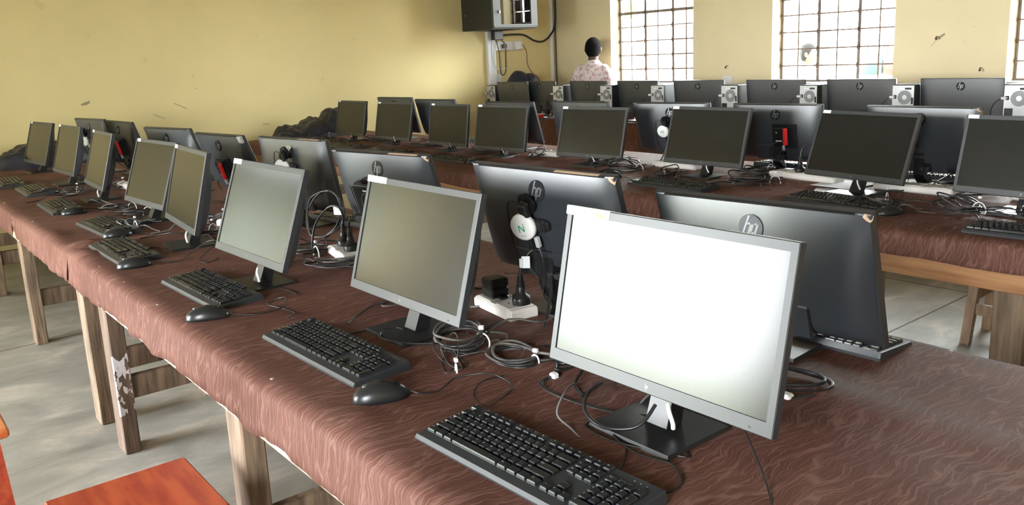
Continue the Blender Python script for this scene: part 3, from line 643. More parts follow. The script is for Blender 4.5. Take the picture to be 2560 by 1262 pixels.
def square_client(k, dx, dz, label):
    W4 = on_back(k, dx, dz) @ Matrix.Rotation(math.pi, 4, 'Z')
    t = thing('mini_computer', label, 'computer', (0,0,0)); t.matrix_world = W4
    obj('case', MB().box(-.062,.062,-.046,-.001,-.105,.062,.010), 'black', t)
    obj('outer_rim', MB().tube([(-.060,-.046,.045),(-.050,-.048,.060),(.05,-.048,.060),(.060,-.046,.05),(.060,-.046,-.07),(.03,-.047,-.085),(-.045,-.047,-.078),(-.060,-.046,-.06)], .0022, closed=True), 'cable_grey', t)
    for r_ in (.030, .046):
        obj('curved_groove', MB().tube([(.02+r_*math.cos(a), -.0465, -.01+r_*math.sin(a)) for a in [R(110+i*14) for i in range(9)]], .0016), 'cable_grey', t)
    obj('label', MB().box(.0,.02,-.0472,-.0458,.040,.045), 'label', t)
    obj('clip', MB().box(-.02,.02,-.03,-.002,.0605,.074,.004), 'black_gloss', t)
square_client('b3', .03, .150, 'black square mini computer with curved grooves under the round logo')

# ================================================================== KEYBOARDS
U = .0186
def key_layout():
    ks = []; y5 = .0565                                      # rows from the back
    rows = [y5-i*U-(.0035 if i else 0) for i in range(6)]
    x0 = -.2125
    def run(r, x, items):
        for s, lab in items:
            ks.append((x+s*U/2, rows[r], s, 1, lab)); x += s*U
        return x
    run(0, x0, [(1,'Esc')]); run(0, x0+2*U, [(1,'F1'),(1,'F2'),(1,'F3'),(1,'F4')]); run(0, x0+6.5*U, [(1,'F5'),(1,'F6'),(1,'F7'),(1,'F8')]); run(0, x0+11*U, [(1,'F9'),(1,'F10'),(1,'F11'),(1,'F12')])
    run(1, x0, [(1,c) for c in '`1234567890-=']+[(2,'')])
    run(2, x0, [(1.5,'Tab')]+[(1,c) for c in 'QWERTYUIOP[]']+[(1.5,'\\')])
    run(3, x0, [(1.75,'Caps')]+[(1,c) for c in 'ASDFGHJKL;\'']+[(2.25,'Enter')])
    run(4, x0, [(2.25,'Shift')]+[(1,c) for c in 'ZXCVBNM,./']+[(2.75,'Shift')])
    run(5, x0, [(1.25,'Ctrl'),(1.25,''),(1.25,'Alt'),(6.25,''),(1.25,'Alt'),(1.25,''),(1.25,''),(1.25,'Ctrl')])
    xn = x0+15*U+.0055
    for r, l in ((0,['PrS','ScL','Pau']),(1,['Ins','Hm','PU']),(2,['Del','End','PD'])): run(r, xn, [(1,q) for q in l])
    run(4, xn+U, [(1,'^')]); run(5, xn, [(1,'<'),(1,'v'),(1,'>')])
    xp = xn+3*U+.0055
    run(1, xp, [(1,'Num'),(1,'/'),(1,'*'),(1,'-')]); run(2, xp, [(1,c) for c in '789']); run(3, xp, [(1,c) for c in '456']); run(4, xp, [(1,c) for c in '123']); run(5, xp, [(2,'0'),(1,'.')])
    ks.append((xp+3.5*U, (rows[2]+rows[3])/2, 1, 2, '+')); ks.append((xp+3.5*U, (rows[4]+rows[5])/2, 1, 2, ''))
    return ks
KEYS = key_layout()
def kz(y): return .0125+(y+.07)*(.010/.14)                    # top of the sloping deck
def key_mb(b, s, d, x=0, y=0, z=0):
    w_, h_ = s*U/2-.0012, d*U/2-.0012; a = .0022
    rings = []
    for zz, ins in ((-.0012, 0), (.0035, .0012), (.0058, a), (.0062, a+.001)):
        rings.append([(x-w_+ins,y-h_+ins*.8,z+zz),(x+w_-ins,y-h_+ins*.8,z+zz),(x+w_-ins,y+h_-ins*1.1,z+zz),(x-w_+ins,y+h_-ins*1.1,z+zz)])
    b.loft(rings, True, False)
def kb_body():
    b = MB(); L, D = .2205, .070
    def sec(x, c): return [(x,-D+c,0),(x,D-c,0),(x,D-c*.3,.010),(x,D-.004-c*.5,.0225-c*.5),(x,-D+.004+c*.5,.0125-c*.5),(x,-D+c*.3,.006)]
    b.loft([sec(-L,.003), sec(-L+.003,0), sec(L-.003,0), sec(L,.003)], True, False); return b
def all_keys():
    b = MB()
    for x, y, s, d, l in KEYS: key_mb(b, s, d, x, y, kz(y))
    return b
TXT = {}
def text_tris(ch, size):
    if ch not in TXT:
        cu = bpy.data.curves.new('t', 'FONT'); cu.body = ch; cu.size = 1; cu.resolution_u = 2; cu.fill_mode = 'FRONT'
        o = bpy.data.objects.new('t', cu); COL.objects.link(o); dg = bpy.context.evaluated_depsgraph_get(); dg.update()
        me = bpy.data.meshes.new_from_object(o.evaluated_get(dg)); TXT[ch] = ([tuple(v.co) for v in me.vertices], [tuple(p.vertices) for p in me.polygons])
        bpy.data.objects.remove(o); bpy.data.meshes.remove(me); bpy.data.curves.remove(cu)
    return TXT[ch]
def legends():
    b = MB()
    for x, y, s, d, l in KEYS:
        if not l: continue
        v, f = text_tris(l, 1); k = .0062 if len(l) == 1 else .0034
        b.add([(x-s*U/2+.0042+p[0]*k, y+.0005+p[1]*k, kz(y)+.0064+.00005*p[1]) for p in v], f)
    return b
def keyboard(label, x, y, rz, detail=False, deskz=TZ+.006, cable=None, leg=True):
    t = thing('keyboard', label, 'keyboard', (x, y, deskz), R(rz), 'black wired keyboards')
    obj('body', shared('kbbody', kb_body), 'kb', t)
    if detail:
        for kx, ky, s, d, l in KEYS:
            me = shared('key_%g_%g' % (s, d), lambda: (lambda b: (key_mb(b, s, d), b)[1])(MB()))
            o = obj('keycap', me, 'keycap', t, (kx, ky, kz(ky)), (math.atan(.010/.14), 0, 0))
    else:
        tag(obj('keycaps', shared('allkeys', all_keys), 'keycap', t), kind='stuff')
    if leg: tag(obj('key_legends', shared('legends', legends), 'legend', t), kind='stuff')
    obj('status_lights', shared('leds', lambda: MB().box(.168,.1695,.0558,.0573,.0218,.0222).box(.180,.1815,.0558,.0573,.0218,.0222).box(.192,.1935,.0558,.0573,.0218,.0222)), 'legend', t)
    if cable: obj('cable', MB().tube(cable, .0017), 'cable', t)
    return t
# positions: centre from the measured corners (front-left, yaw)
def kb_from(fl, ang):
    c, s = math.cos(R(ang)), math.sin(R(ang)); lx, ly = .2205, .070
    return fl[0]+lx*c-ly*s, fl[1]+lx*s+ly*c
K1 = [('1A',(-1.163,.687),2),('1B',(-1.885,.712),1.2),('1C',(-2.640,.700),1.5),('1D',(-3.435,.668),0),('1E',(-4.02,.745),2),('1F',(-4.83,.730),-1),('1G',(-5.63,.752),-1),('1H',(-6.21,.715),-3)]
KL = ['keyboard nearest the camera, cut by the bottom of the photograph','keyboard before the grey-green screen, lying beside a mouse','keyboard before the pale blue reflecting screen','keyboard before the turned aisle monitor','keyboard before the smudged screen, partly behind a mouse','keyboard sixth from the right along the front edge','small-looking keyboard second from the left wall on the nearest row','leftmost keyboard on the nearest row, at the table corner']
cabs = {'1A': [(.10,.068,.008),(.11,.085,.006),(.06,.16,.003),(-.02,.20,.004),(-.04,.165,.006),(.03,.15,.008),(.10,.175,.005),(.16,.20,.004),(.10,.215,.006),(.02,.175,.008),(.09,.15,.005),(.16,.155,.008),(.205,.12,.005),(.2,.085,.003)],
        '1B': [(-.07,.068,.008),(-.08,.10,.006),(-.06,.17,.006),(.0,.19,.012),(.04,.165,.006),(.06,.20,.004)],
        '1C': [(-.02,.068,.008),(-.01,.10,.006),(.06,.14,.004),(.18,.16,.006),(.26,.15,.01)]}
for (k, fl, a), lb in zip(K1, KL):
    x, y = kb_from(fl, a); keyboard(lb, x, y, a, detail=k in ('1A','1B','1C'), cable=cabs.get(k, [(0,.068,.008),(.02,.11,.004),(.10,.16,.004),(.16,.22,.006)]))
# window-side keyboards (turned round)
for (x, y, rz, lb) in [(-1.010,1.625,181,'keyboard behind the nearest monitor back, its end sticking out at right'),(-1.62,1.63,182,'keyboard behind the monitor carrying the large white disc'),(-3.06,1.585,188,'keyboard behind the coiled cable, seen edge-on between two monitor backs')]:
    keyboard(lb, x, y, rz, cable=[(0,.068,.008),(.02,.10,.004),(.06,.15,.004)])
for (fl, a, lb) in [((-1.185,2.845),1.5,'keyboard at the right edge of the picture on the middle row'),((-1.985,3.030),-6,'keyboard before the second screen from the right, middle row, beside white paper'),((-2.80,2.955),1,'keyboard before the third screen from the right, middle row'),((-4.62,2.95),2,'dusty keyboard before the fifth screen from the right, middle row'),((-5.45,2.98),0,'keyboard before the third screen from the left, middle row'),((-6.1,2.98),3,'keyboard before the second screen from the left, middle row')]:
    x, y = kb_from(fl, a); keyboard(lb, x, y, a, cable=[(0,.068,.008),(.02,.11,.004),(.10,.16,.004),(.16,.2,.006)])
for (x, y, rz, lb) in [(-1.66,3.82,183,'keyboard behind the rightmost monitor back of the middle row'),(-2.42,3.83,181,'keyboard behind the red stick computer, middle row'),(-5.35,3.78,178,'keyboard behind the left screens of the middle row')]:
    keyboard(lb, x, y, rz, deskz=TZ+.017)

# ================================================================== MICE
def mouse_mesh():
    b = MB(); L = .056; n = 20; secs = []
    for j in range(17):
        t = -1+2*j/16; y = L*math.sin(t*math.pi/2); e = math.sqrt(max(0, 1-abs(y/L)**2.6)); w_ = (.030-.003*max(0,y/L))*max(e,.02)
        h = (.036-.012*max(0,(y/L))**1.2-.006*max(0,-y/L))*max(e**.75,.03)
        ring = []
        for i in range(n):
            a = math.pi*i/(n-1); ca, sa = math.cos(a), math.sin(a)
            ring.append((w_*math.copysign(abs(ca)**.75, ca), y, .003+h*abs(sa)**.8))
        secs.append(ring)
    b.loft(secs, True, True); return b
def mouse(label, x, y, rz, cable, deskz=TZ+.006):
    t = thing('mouse', label, 'mouse', (x, y, deskz), R(rz), 'black wired mice')
    obj('shell', shared('mouse', mouse_mesh), 'mouse', t)
    obj('base', shared('mousebase', lambda: MB().loft([[(.0285*math.cos(a),.053*math.sin(a),z) for a in [2*math.pi*i/20 for i in range(20)]] for z in (0,.0045)], True, True)), 'black_soft', t)
    obj('scroll_wheel', shared('wheel', lambda: MB().cyl((-.004,.030,.0245),(.004,.030,.0245),.0085,n=16)), 'black_gloss', t)
    obj('logo', shared('mlogo', lambda: MB().loft([[(p[0],-p[2]-.030,.0355+.0004*k) for p in [(.005*math.cos(a),0,.005*math.sin(a)) for a in [2*math.pi*i/16 for i in range(16)]]] for k in (-12,0)], True, False)), 'logo_metal', t)
    if cable: obj('cable', MB().tube(cable, .0017), 'cable', t)
far_cable = [(0,.055,.012),(.005,.09,.004),(.04,.14,.003),(.10,.16,.004),(.14,.20,.006)]
mouse('mouse nearest the camera, beside the keyboard before the grey-green screen', -1.357, .735, -22, [(0,.055,.012),(.012,.075,.006),(.010,.11,.003),(-.02,.135,.003),(-.035,.16,.008),(-.01,.22,.016),(.05,.25,.010),(.09,.22,.004),(.12,.18,.003),(.06,.17,.003),(.0,.20,.004),(-.01,.25,.006)])
mouse('mouse beside the keyboard before the pale blue reflecting screen', -2.152, .676, -24, [(0,.055,.012),(.01,.08,.006),(.02,.13,.005),(.0,.19,.010),(-.05,.20,.022),(-.08,.17,.012),(-.06,.15,.006),(-.02,.18,.005),(.05,.22,.006),(.10,.2,.01)])
mouse('mouse beside the keyboard before the turned aisle monitor', -2.942, .704, -12, [(0,.055,.012),(.0,.09,.006),(.02,.14,.006),(-.04,.18,.012),(-.03,.24,.05),(.02,.27,.055),(.04,.22,.02),(.06,.2,.006),(.11,.22,.006),(.06,.26,.006)])
mouse('mouse in front of the keyboard before the smudged screen', -3.565, .806, -8, [(0,.055,.012),(.005,.09,.004),(.04,.12,.003),(.09,.12,.01),(.06,.17,.004),(.1,.2,.004)])
mouse('mouse at the end of the sixth keyboard along the front edge', -4.340, .806, -5, far_cable)
mouse('mouse beside the small-looking keyboard near the left wall', -5.235, .866, 4, far_cable)
mouse('mouse before the fourth screen from the right, middle row', -3.02, 3.075, -60, [(0,.055,.012),(.005,.08,.004),(.05,.12,.004),(.1,.1,.004)])
mouse('mouse under the torn-tape monitor corner, right of its keyboard, middle row', -1.50, 2.985, -20, far_cable)
mouse('mouse before the fifth screen from the right, middle row', -4.13, 3.02, -30, far_cable)
mouse('mouse behind the monitor carrying the large white disc', -1.86, 1.60, 175, [(0,.055,.012),(.005,.08,.004),(.05,.12,.004)])

# ================================================================== COMPUTER TOWERS
def tower(label, x, w_, y=5.60, top=None, lead=True):
    H_ = .335; D = .30; s = w_/.155
    t = thing('computer_tower', label, 'computer', (x+w_/2, y, TZ+.004), 0, 'computer towers with steel rear panels')
    W2 = .0775*s
    obj('case', MB().box(-W2,W2,.004,D,0,H_,.003), 'black', t)
    obj('rear_panel', MB().box(-W2+.003,W2-.003,-.002,.004,.008,H_-.006,.001), 'steel', t)
    b = MB(); cx, cz, fr = .012*s, H_-.085, .046*s
    for r_ in (1, .86, .72, .58, .44): b.tube([(cx+fr*r_*math.cos(a),-.0036,cz+fr*r_*math.sin(a)) for a in [2*math.pi*i/14 for i in range(14)]], .0018, 4, 2, True)
    obj('fan_grille', b, 'vent', t)
    obj('fan_backing', MB().cyl((cx,-.0022,cz),(cx,-.0032,cz),fr,n=24), 'vent', t)
    obj('fan_hub', MB().cyl((cx,-.003,cz),(cx,-.006,cz),fr*.36,n=18), 'steel', t)
    obj('vent_slot', MB().box(.012*s,.056*s,-.0035,-.001,H_-.033,H_-.021,.001), 'socket_hole', t)
    obj('maker_plate', MB().box(-.035*s,.004*s,-.0032,-.001,H_-.031,H_-.022), 'white', t)
    obj('power_socket', MB().box(-.066*s,-.045*s,-.006,-.001,H_-.095,H_-.070,.002), 'black', t)
    obj('port_panel', MB().box(-.068*s,-.020*s,-.005,-.001,.11,.19,.002), 'black', t)
    for i in range(4): obj('expansion_slot', MB().box(-.066*s,.050*s,-.0038,-.001,.020+i*.020,.034+i*.020,.001), 'vent', t)
    obj('side_latch', MB().box(.058*s,.070*s,-.008,-.001,H_-.13,H_-.085,.003), 'black', t)
    if lead:
        obj('plug', MB().box(-.066*s-.016,-.050*s,-.034,-.006,H_-.091,H_-.075,.003), 'white', t)
        obj('lead', MB().tube([(-.075*s,-.03,H_-.085),(-.11,-.04,H_-.11),(-.135,-.03,H_-.17),(-.12,-.01,.10),(-.1,.0,.03),(-.12,.03,.006)], .003), 'cable', t)
    return t
for i, (px0, w_) in enumerate([(-2.135,.155),(-2.836,.152),(-3.54,.145),(-4.25,.160),(-5.002,.150),(-5.63,.152),(-6.293,.150),(-7.385,.150)]):
    tower('computer tower, steel rear showing, %s' % (ORD[i]+' from the right in the far row' if i < 7 else 'leftmost in the far row against the wall'), px0, w_, 5.60)

# ================================================================== POWER STRIPS, PLUGS, ADAPTERS, CABLES
def strip(label, x, y, rz, L=.20, nsock=2, deskz=TZ+.006):
    t = thing('power_strip', label, 'power strip', (x, y, deskz), R(rz), 'white extension sockets')
    obj('body', MB().box(-L/2,L/2,-.043,.043,0,.030,.006), 'dirty_white', t)
    for i in range(nsock):
        cx = -L/2+L*(i+.5)/nsock
        obj('socket_face', MB().box(cx-.034,cx+.034,-.036,.036,.030,.0325,.002), 'white', t)
        obj('socket_holes', MB().box(cx-.004,cx+.004,.010,.018,.0326,.0332).box(cx-.016,cx-.010,-.012,-.008,.0326,.0332).box(cx+.010,cx+.016,-.012,-.008,.0326,.0332), 'socket_hole', t)
    return t
def plug(label, x, y, rz, z=TZ+.039, cable=None):
    t = thing('power_plug', label, 'plug', (x, y, z), R(rz), 'black moulded plugs')
    def ring(w_, d, z): return [(w_*math.cos(a)*(1 if math.sin(a) > -.3 else .9), d*math.sin(a), z) for a in [2*math.pi*i/14 for i in range(14)]]
    obj('plug_body', MB().loft([ring(.024,.024,0), ring(.025,.025,.012), ring(.023,.023,.020), ring(.014,.013,.026), ring(.012,.011,.045)], True, True), 'black', t)
    b = MB()
    for k in range(5): b.cyl((0,0,.046+k*.006),(0,0,.050+k*.006),.010-.0007*k,n=12)
    obj('strain_relief', b, 'black_soft', t)
    obj('cord', MB().tube(cable or [(0,0,.07),(.01,.01,.12),(.05,.03,.13),(.08,.02,.07),(.10,-.02,.0),(.12,-.03,-.03)], .0042, 8), 'cable', t)
    return t
def adapter(label, x, y, rz, z=TZ+.039):
    t = thing('power_adapter', label, 'adapter', (x, y, z), R(rz))
    obj('lower_case', MB().box(-.028,.028,-.026,.026,0,.026,.004), 'black', t); obj('upper_case', MB().box(-.028,.028,-.026,.026,.0265,.050,.004), 'black', t)
    obj('pin_tab', MB().box(.0285,.050,-.012,.012,0,.010,.003), 'black_gloss', t)
    obj('cord', MB().tube([(-.027,0,.02),(-.06,.01,.02),(-.09,.04,.0),(-.12,.02,-.03),(-.18,.06,-.032)], .002), 'cable', t)
strip('white extension socket below the large white disc', -1.625, 1.258, -8, .19)
plug('black plug with a white tag below the large white disc', -1.565, 1.262, 30, cable=[(0,0,.07),(.004,.004,.10),(.03,.02,.135),(.07,.02,.12),(.085,-.01,.06),(.09,-.06,0),(.095,-.10,-.032),(.13,-.13,-.034),(.18,-.11,-.033),(.20,-.15,-.034)])
t = thing('cable_tag', 'white paper tag on the cord below the large white disc', 'tag', (-1.552,1.262,TZ+.145), R(40)); obj('paper_flag', MB().box(-.003,.018,-.001,.001,-.012,.018), 'label', t); obj('wrap', MB().cyl((-.004,0,-.01),(-.004,0,.012),.005,n=8), 'label', t)
adapter('black power adapter on the socket below the large white disc', -1.670, 1.262, -8)
strip('white extension socket between the pale screen and the grey-green screen', -2.50, 1.27, -12, .20)
plug('left black plug in the socket beside the coiled cable', -2.545, 1.285, 20, cable=[(0,0,.07),(-.004,.01,.10),(-.04,.03,.125),(-.09,.03,.12),(-.13,.0,.06),(-.12,-.03,-.02),(-.05,-.06,-.03)])
plug('right black plug in the socket beside the coiled cable', -2.455, 1.262, 20, cable=[(0,0,.07),(.004,.0,.10),(.03,.02,.12),(.08,.02,.10),(.10,.02,.04),(.12,.03,-.03)])
t = thing('cable_tag', 'white printed tag hanging by the coiled cable', 'tag', (-2.60,1.30,TZ+.150), R(25)); obj('paper_flag', MB().box(-.018,.018,-.001,.001,-.014,.014), 'label', t); obj('print_mark', MB().box(-.008,.008,-.0016,-.001,-.007,.007), 'grey_print', t)
strip('white extension socket on the nearest row near the left red stick', -5.0, 1.25, 4, .30, 3)
strip('white extension socket on the nearest row behind the turned monitor', -3.30, 1.22, 6, .30, 3)
D2 = TZ+.016
strip('white extension socket below the second screen from the right, middle row', -1.63, 3.46, -3, .34, 3, D2)
strip('white extension socket left of the second screen, below the red stick, middle row', -2.17, 3.50, -4, .36, 3, D2)
strip('white extension socket behind the third screen from the right, middle row', -2.93, 3.49, 1, .30, 3, D2)
strip('white extension socket between the fourth and fifth screens, middle row', -3.96, 3.47, 8, .22, 2, D2)
strip('white extension socket at the right edge of the picture, middle row', -1.10, 3.50, -5, .34, 3, D2)
strip('white extension socket between the left screens, middle row', -5.2, 3.5, 3, .25, 2, D2)
plug('black plug in the socket below the red stick, middle row', -2.20, 3.50, 10, D2+.033)
plug('black plug in the socket behind the third screen, middle row', -2.95, 3.49, 10, D2+.033, [(0,0,.07),(-.01,0,.09),(-.06,.02,.07),(-.09,.0,.0),(-.12,-.03,-.03)])

def coil(label, x, y, rz, rx, ry, n, mt, seed, z=TZ+.008, tails=2, r=.0032, lift=.012, tiltx=0, tie=True, cat='cable', name='cable_coil', tail_len=.16, mess=1.0):
    rd = random.Random(seed)
    t = thing(name, label, cat, (x, y, z), R(rz), 'tied cable bundles', rot=(R(tiltx), 0, R(rz)))
    for k in range(n):
        a0 = rd.uniform(0, 6); pts = []; cx_, cy_ = rd.uniform(-.25,.25)*rx*mess, rd.uniform(-.25,.25)*ry*mess
        kx, ky = rd.uniform(-.5,.5)*mess, rd.uniform(-.6,.6)*mess; sx_, sy_ = 1+rd.uniform(-.3,.25)*mess, 1+rd.uniform(-.35,.35)*mess; tw = rd.uniform(-.7,.7)*mess
        for i in range(10):
            a = a0+2*math.pi*i/10; q = 1+rd.uniform(-.09,.09)
            ux, uy = rx*sx_*q*math.cos(a), ry*sy_*q*math.sin(a); ux, uy = ux*math.cos(tw)-uy*math.sin(tw), ux*math.sin(tw)+uy*math.cos(tw)
            pts.append((cx_+ux, cy_+uy, r+max(0, lift*k/max(1,n-1)*(1.6-mess)+rd.uniform(0,.004)+max(-.004, kx*ux+ky*uy)*.8)))
        obj('cable_loop', MB().tube(pts, r, 6, 3, True), mt if k % 3 else ('cable' if mt != 'cable' else 'cable_dusty'), t)
    for k in range(tails):
        a = rd.uniform(0, 6.28); p = Vector((rx*math.cos(a), ry*math.sin(a), r+.004)); d = Vector((math.cos(a+rd.uniform(-.6,.6)), math.sin(a+rd.uniform(-.6,.6)), 0))
        q = Vector((-d.y, d.x, 0))*rd.uniform(-.02,.02)
        obj('cable_tail', MB().tube([p, p+d*tail_len*.35+q+Vector((0,0,.012)), p+d*tail_len*.7-q, p+d*tail_len+q*.5-Vector((0,0,.004))], r*.9, 6, 3), mt, t)
    if tie:
        obj('cable_tie', MB().tube([(rx+.0001+(lift+.008)*.7*math.cos(a)*.8, 0, .006+(lift+.012)*.7*math.sin(a)) for a in [2*math.pi*i/8 for i in range(8)]], .0022, 5, 2, True).box(rx-.004,rx+.008,-.004,.004,.018+lift,.026+lift,.001), 'tie', t)
    return t
coil('round coil of dusty cable tied in white, leaning on the grey-green monitor foot', -1.475, 1.010, 35, .052, .048, 6, 'cable_dusty', 1, z=TZ+.022, lift=.022, tiltx=14, mess=.25)
coil('loose dusty cable loops with a white tie, centre of the nearest table', -1.335, 1.050, 15, .055, .040, 6, 'cable_dusty', 2, lift=.010, tails=2, mess=.4)
coil('folded black cable bundle beside the left edge of the nearest bright monitor', -1.235, 1.125, 70, .060, .022, 5, 'cable', 3, lift=.016, tails=2, r=.0036)
coil('thin mouse lead gathered by a grey clip before the coil', -1.42, .945, -25, .060, .016, 3, 'cable_dusty', 4, lift=.006, tails=2, r=.0018)
coil('upright coiled cable between the pale screen and the square mini computer', -2.74, 1.32, 20, .085, .085, 3, 'cable', 6, z=TZ+.115, lift=.004, tails=1, tiltx=68, mess=.2, tie=False, tail_len=.14)
spots = [(-2.66,1.20,.07,.05,'heap of black cable at the foot of the upright coil'),(-2.38,1.18,.10,.03,'long black cable with a paper sleeve, before the socket between two screens'),
 (-3.55,1.16,.07,.05,'black cable heap behind the turned aisle monitor'),(-3.30,1.05,.06,.04,'grey cable heap beside the foot of the turned monitor'),(-4.15,1.15,.08,.05,'tangle of cables under the middle red stick'),(-3.72,.90,.05,.03,'thin grey lead bundle before the smudged screen'),
 (-4.30,.98,.09,.04,'white-tagged cable bundle between the narrow screen and the smudged screen'),(-4.02,1.0,.05,.03,'small tied cable bundle behind the sixth keyboard'),(-5.1,1.15,.09,.06,'tangle of cables under the left red stick'),(-5.05,.95,.08,.04,'cable loop beside the small-looking keyboard'),(-5.75,1.15,.09,.05,'tangle of cables between the two leftmost screens'),(-1.05,1.20,.10,.06,'black cables lying behind the nearest bright monitor'),
 (-1.90,1.15,.08,.04,'grey cables behind the grey-green monitor')]
for i, (x, y, a, c, lb) in enumerate(spots): coil(lb, x, y, i*37 % 180, a, c, 5, ('cable','cable_dusty','cable_grey')[i % 3], 20+i, lift=.03, tails=3, r=.0028)
spots2 = [(-1.345,3.20,.07,.05,'round tied cable loops on the middle row, right of the second screen'),(-1.50,3.58,.13,.10,'large sweeping black cable loop under the rightmost monitor back'),(-1.60,3.12,.09,.05,'tangle of black cables at the foot of the second screen, middle row'),(-1.05,3.22,.09,.06,'cable tangle below the screen cut by the right edge'),
 (-2.32,3.30,.10,.06,'black cable loop right of the third screen, middle row'),(-2.45,3.52,.10,.06,'cable tangle below the red stick, middle row'),(-2.78,3.22,.08,.05,'cables behind the third screen, middle row'),(-3.15,3.30,.10,.07,'black cable heap between the third and fourth screens, middle row'),(-3.42,3.45,.10,.05,'cables with a white plug under the fourth screen, middle row'),(-4.0,3.42,.10,.05,'cables between the fourth and fifth screens, middle row'),
 (-4.55,3.40,.11,.05,'cable heap between the fifth and sixth screens, middle row'),(-5.25,3.40,.12,.05,'cable heap beside the third screen from the left, middle row'),(-5.95,3.40,.12,.06,'cable heap between the two leftmost screens, middle row'),(-6.55,3.25,.08,.05,'cables beside the navy cloth, middle row')]
for i, (x, y, a, c, lb) in enumerate(spots2): coil(lb, x, y, i*53 % 180, a, c, 5, ('cable','cable','cable_dusty')[i % 3], 50+i, z=TZ+(.016 if y > 3.36 else .008), lift=.035, tails=4, r=.0032)
for i, (x, y, lb) in enumerate([(-2.30,5.66,'cables between the two rightmost monitor backs of the far row'),(-3.05,5.72,'cables beside the second tower, far row'),(-5.9,5.66,'cables beside the sixth tower, far row'),(-6.38,5.60,'cables beside the red dish, far row')]):
    coil(lb, x, y, i*40, .09, .05, 4, 'cable', 80+i, lift=.04, tails=3, r=.003)
# short white velcro straps hanging on the stands of the middle row
for k in ('2C','2D','2E','2F','2G','2H','2B'):
    t, R_, rz = MON[k]
    obj('strap_end', MB().tube([(.026,-.02,.075),(.036,-.03,.055),(.050,-.03,.030)], .0035, 6), 'tie', t)
for k in ('1A','1C','1D','1F'):
    t, R_, rz = MON[k]
    obj('strap_end', MB().tube([(.030,-.012,.060),(.040,-.02,.050),(.047,-.02,.034),(.046,-.018,.024)], .004, 8), 'tie', t)
# near hand-laid leads on the first table
def lead(label, pts, r, mt='cable', cat='cable'):
    t = thing('cable_lead', label, cat, (pts[0][0], pts[0][1], TZ)); 
    obj('wire', MB().tube([(p[0]-pts[0][0], p[1]-pts[0][1], p[2]) for p in pts], r, 8, 5), mt, t); return t
t = lead('thick black cable running below the nearest bright monitor to its foot', [(-1.20,1.06,.012),(-1.19,1.0,.010),(-1.12,.985,.009),(-1.02,1.0,.009),(-.93,1.03,.016),(-.905,1.05,.040)], .0042)
obj('cable_tie', MB().box(-.008,.008,-.006,.008,.004,.020,.002), 'tie', t, (.004,-.02,0))
t = lead('black monitor lead looping over the foot of the nearest bright monitor', [(-1.10,1.06,.010),(-1.05,1.03,.045),(-1.02,.965,.05),(-1.0,.94,.030),(-.95,.935,.020),(-.90,.965,.028),(-.89,1.0,.06)], .0032)
lead('grey lead left of the nearest monitor foot, crossing to the table edge', [(-1.14,1.05,.012),(-1.06,.95,.05),(-1.03,.90,.03),(-.99,.90,.012),(-.95,.88,.006),(-.98,.82,.004)], .0018, 'cable_grey')
t = lead('thick black cables looping out behind the right side of the nearest monitor', [(-1.02,1.33,.02),(-.93,1.385,.012),(-.84,1.405,.012),(-.790,1.385,.014),(-.785,1.345,.012),(-.83,1.30,.012),(-.93,1.235,.012),(-1.0,1.19,.02)], .0040)
obj('wire', MB().tube([(0,-.01,.03),(.08,.035,.024),(.17,.058,.022),(.215,.050,.022),(.225,.02,.022),(.19,-.015,.02),(.10,-.075,.02)], .0034, 8, 5), 'cable', t)
obj('wire', MB().tube([(.0,-.05,.02),(.06,-.10,.008),(.13,-.105,.007),(.20,-.06,.008),(.235,-.02,.014)], .0042, 8, 5), 'cable', t)
obj('cable_tie', MB().box(.19,.212,-.062,-.042,.003,.018,.003), 'tie', t)
lead('thin black lead at the right under the nearest bright monitor', [(-.75,1.05,.05),(-.66,.98,.02),(-.60,.92,.004),(-.52,.86,.004)], .0018)
lead('grey lead lying behind the grey-green monitor', [(-1.92,1.12,.006),(-1.85,1.10,.006),(-1.78,1.16,.008),(-1.70,1.22,.012),(-1.64,1.28,.03)], .003, 'cable_grey')
lead('black cable arcing over the foot of the grey-green monitor', [(-1.66,.99,.014),(-1.70,.95,.016),(-1.66,.91,.016),(-1.58,.93,.016),(-1.52,.97,.02)], .0028)
# paper on the middle row
b = MB(); b.box(-.11,.11,-.15,.15,0,.001); tag(obj('paper_sheet', b, 'paper', None, (-1.86,3.26,TZ+.0085), (0,0,R(25))), 'white paper sheet under the second screen from the right, middle row', 'paper')
b = MB(); b.box(-.10,.10,-.10,.10,0,.001); tag(obj('paper_sheet', b, 'paper', None, (-1.95,3.45,TZ+.0185), (0,0,R(-5))), 'white paper beside the extension socket, middle row', 'paper')
# red dish on the far row
t = thing('plastic_dish', 'small red plastic dish on the far row between two monitor backs', 'dish', (-6.50,5.60,TZ+.005))
def ringz(r_, z): return [(r_*math.cos(2*math.pi*i/18), r_*math.sin(2*math.pi*i/18), z) for i in range(18)]
obj('bowl', MB().loft([ringz(.030,0), ringz(.045,.03), ringz(.050,.045), ringz(.046,.045), ringz(.036,.01)], True, True), 'red', t)
obj('rim', MB().tube(ringz(.049,.046), .003, 5, 2, True), 'white', t)

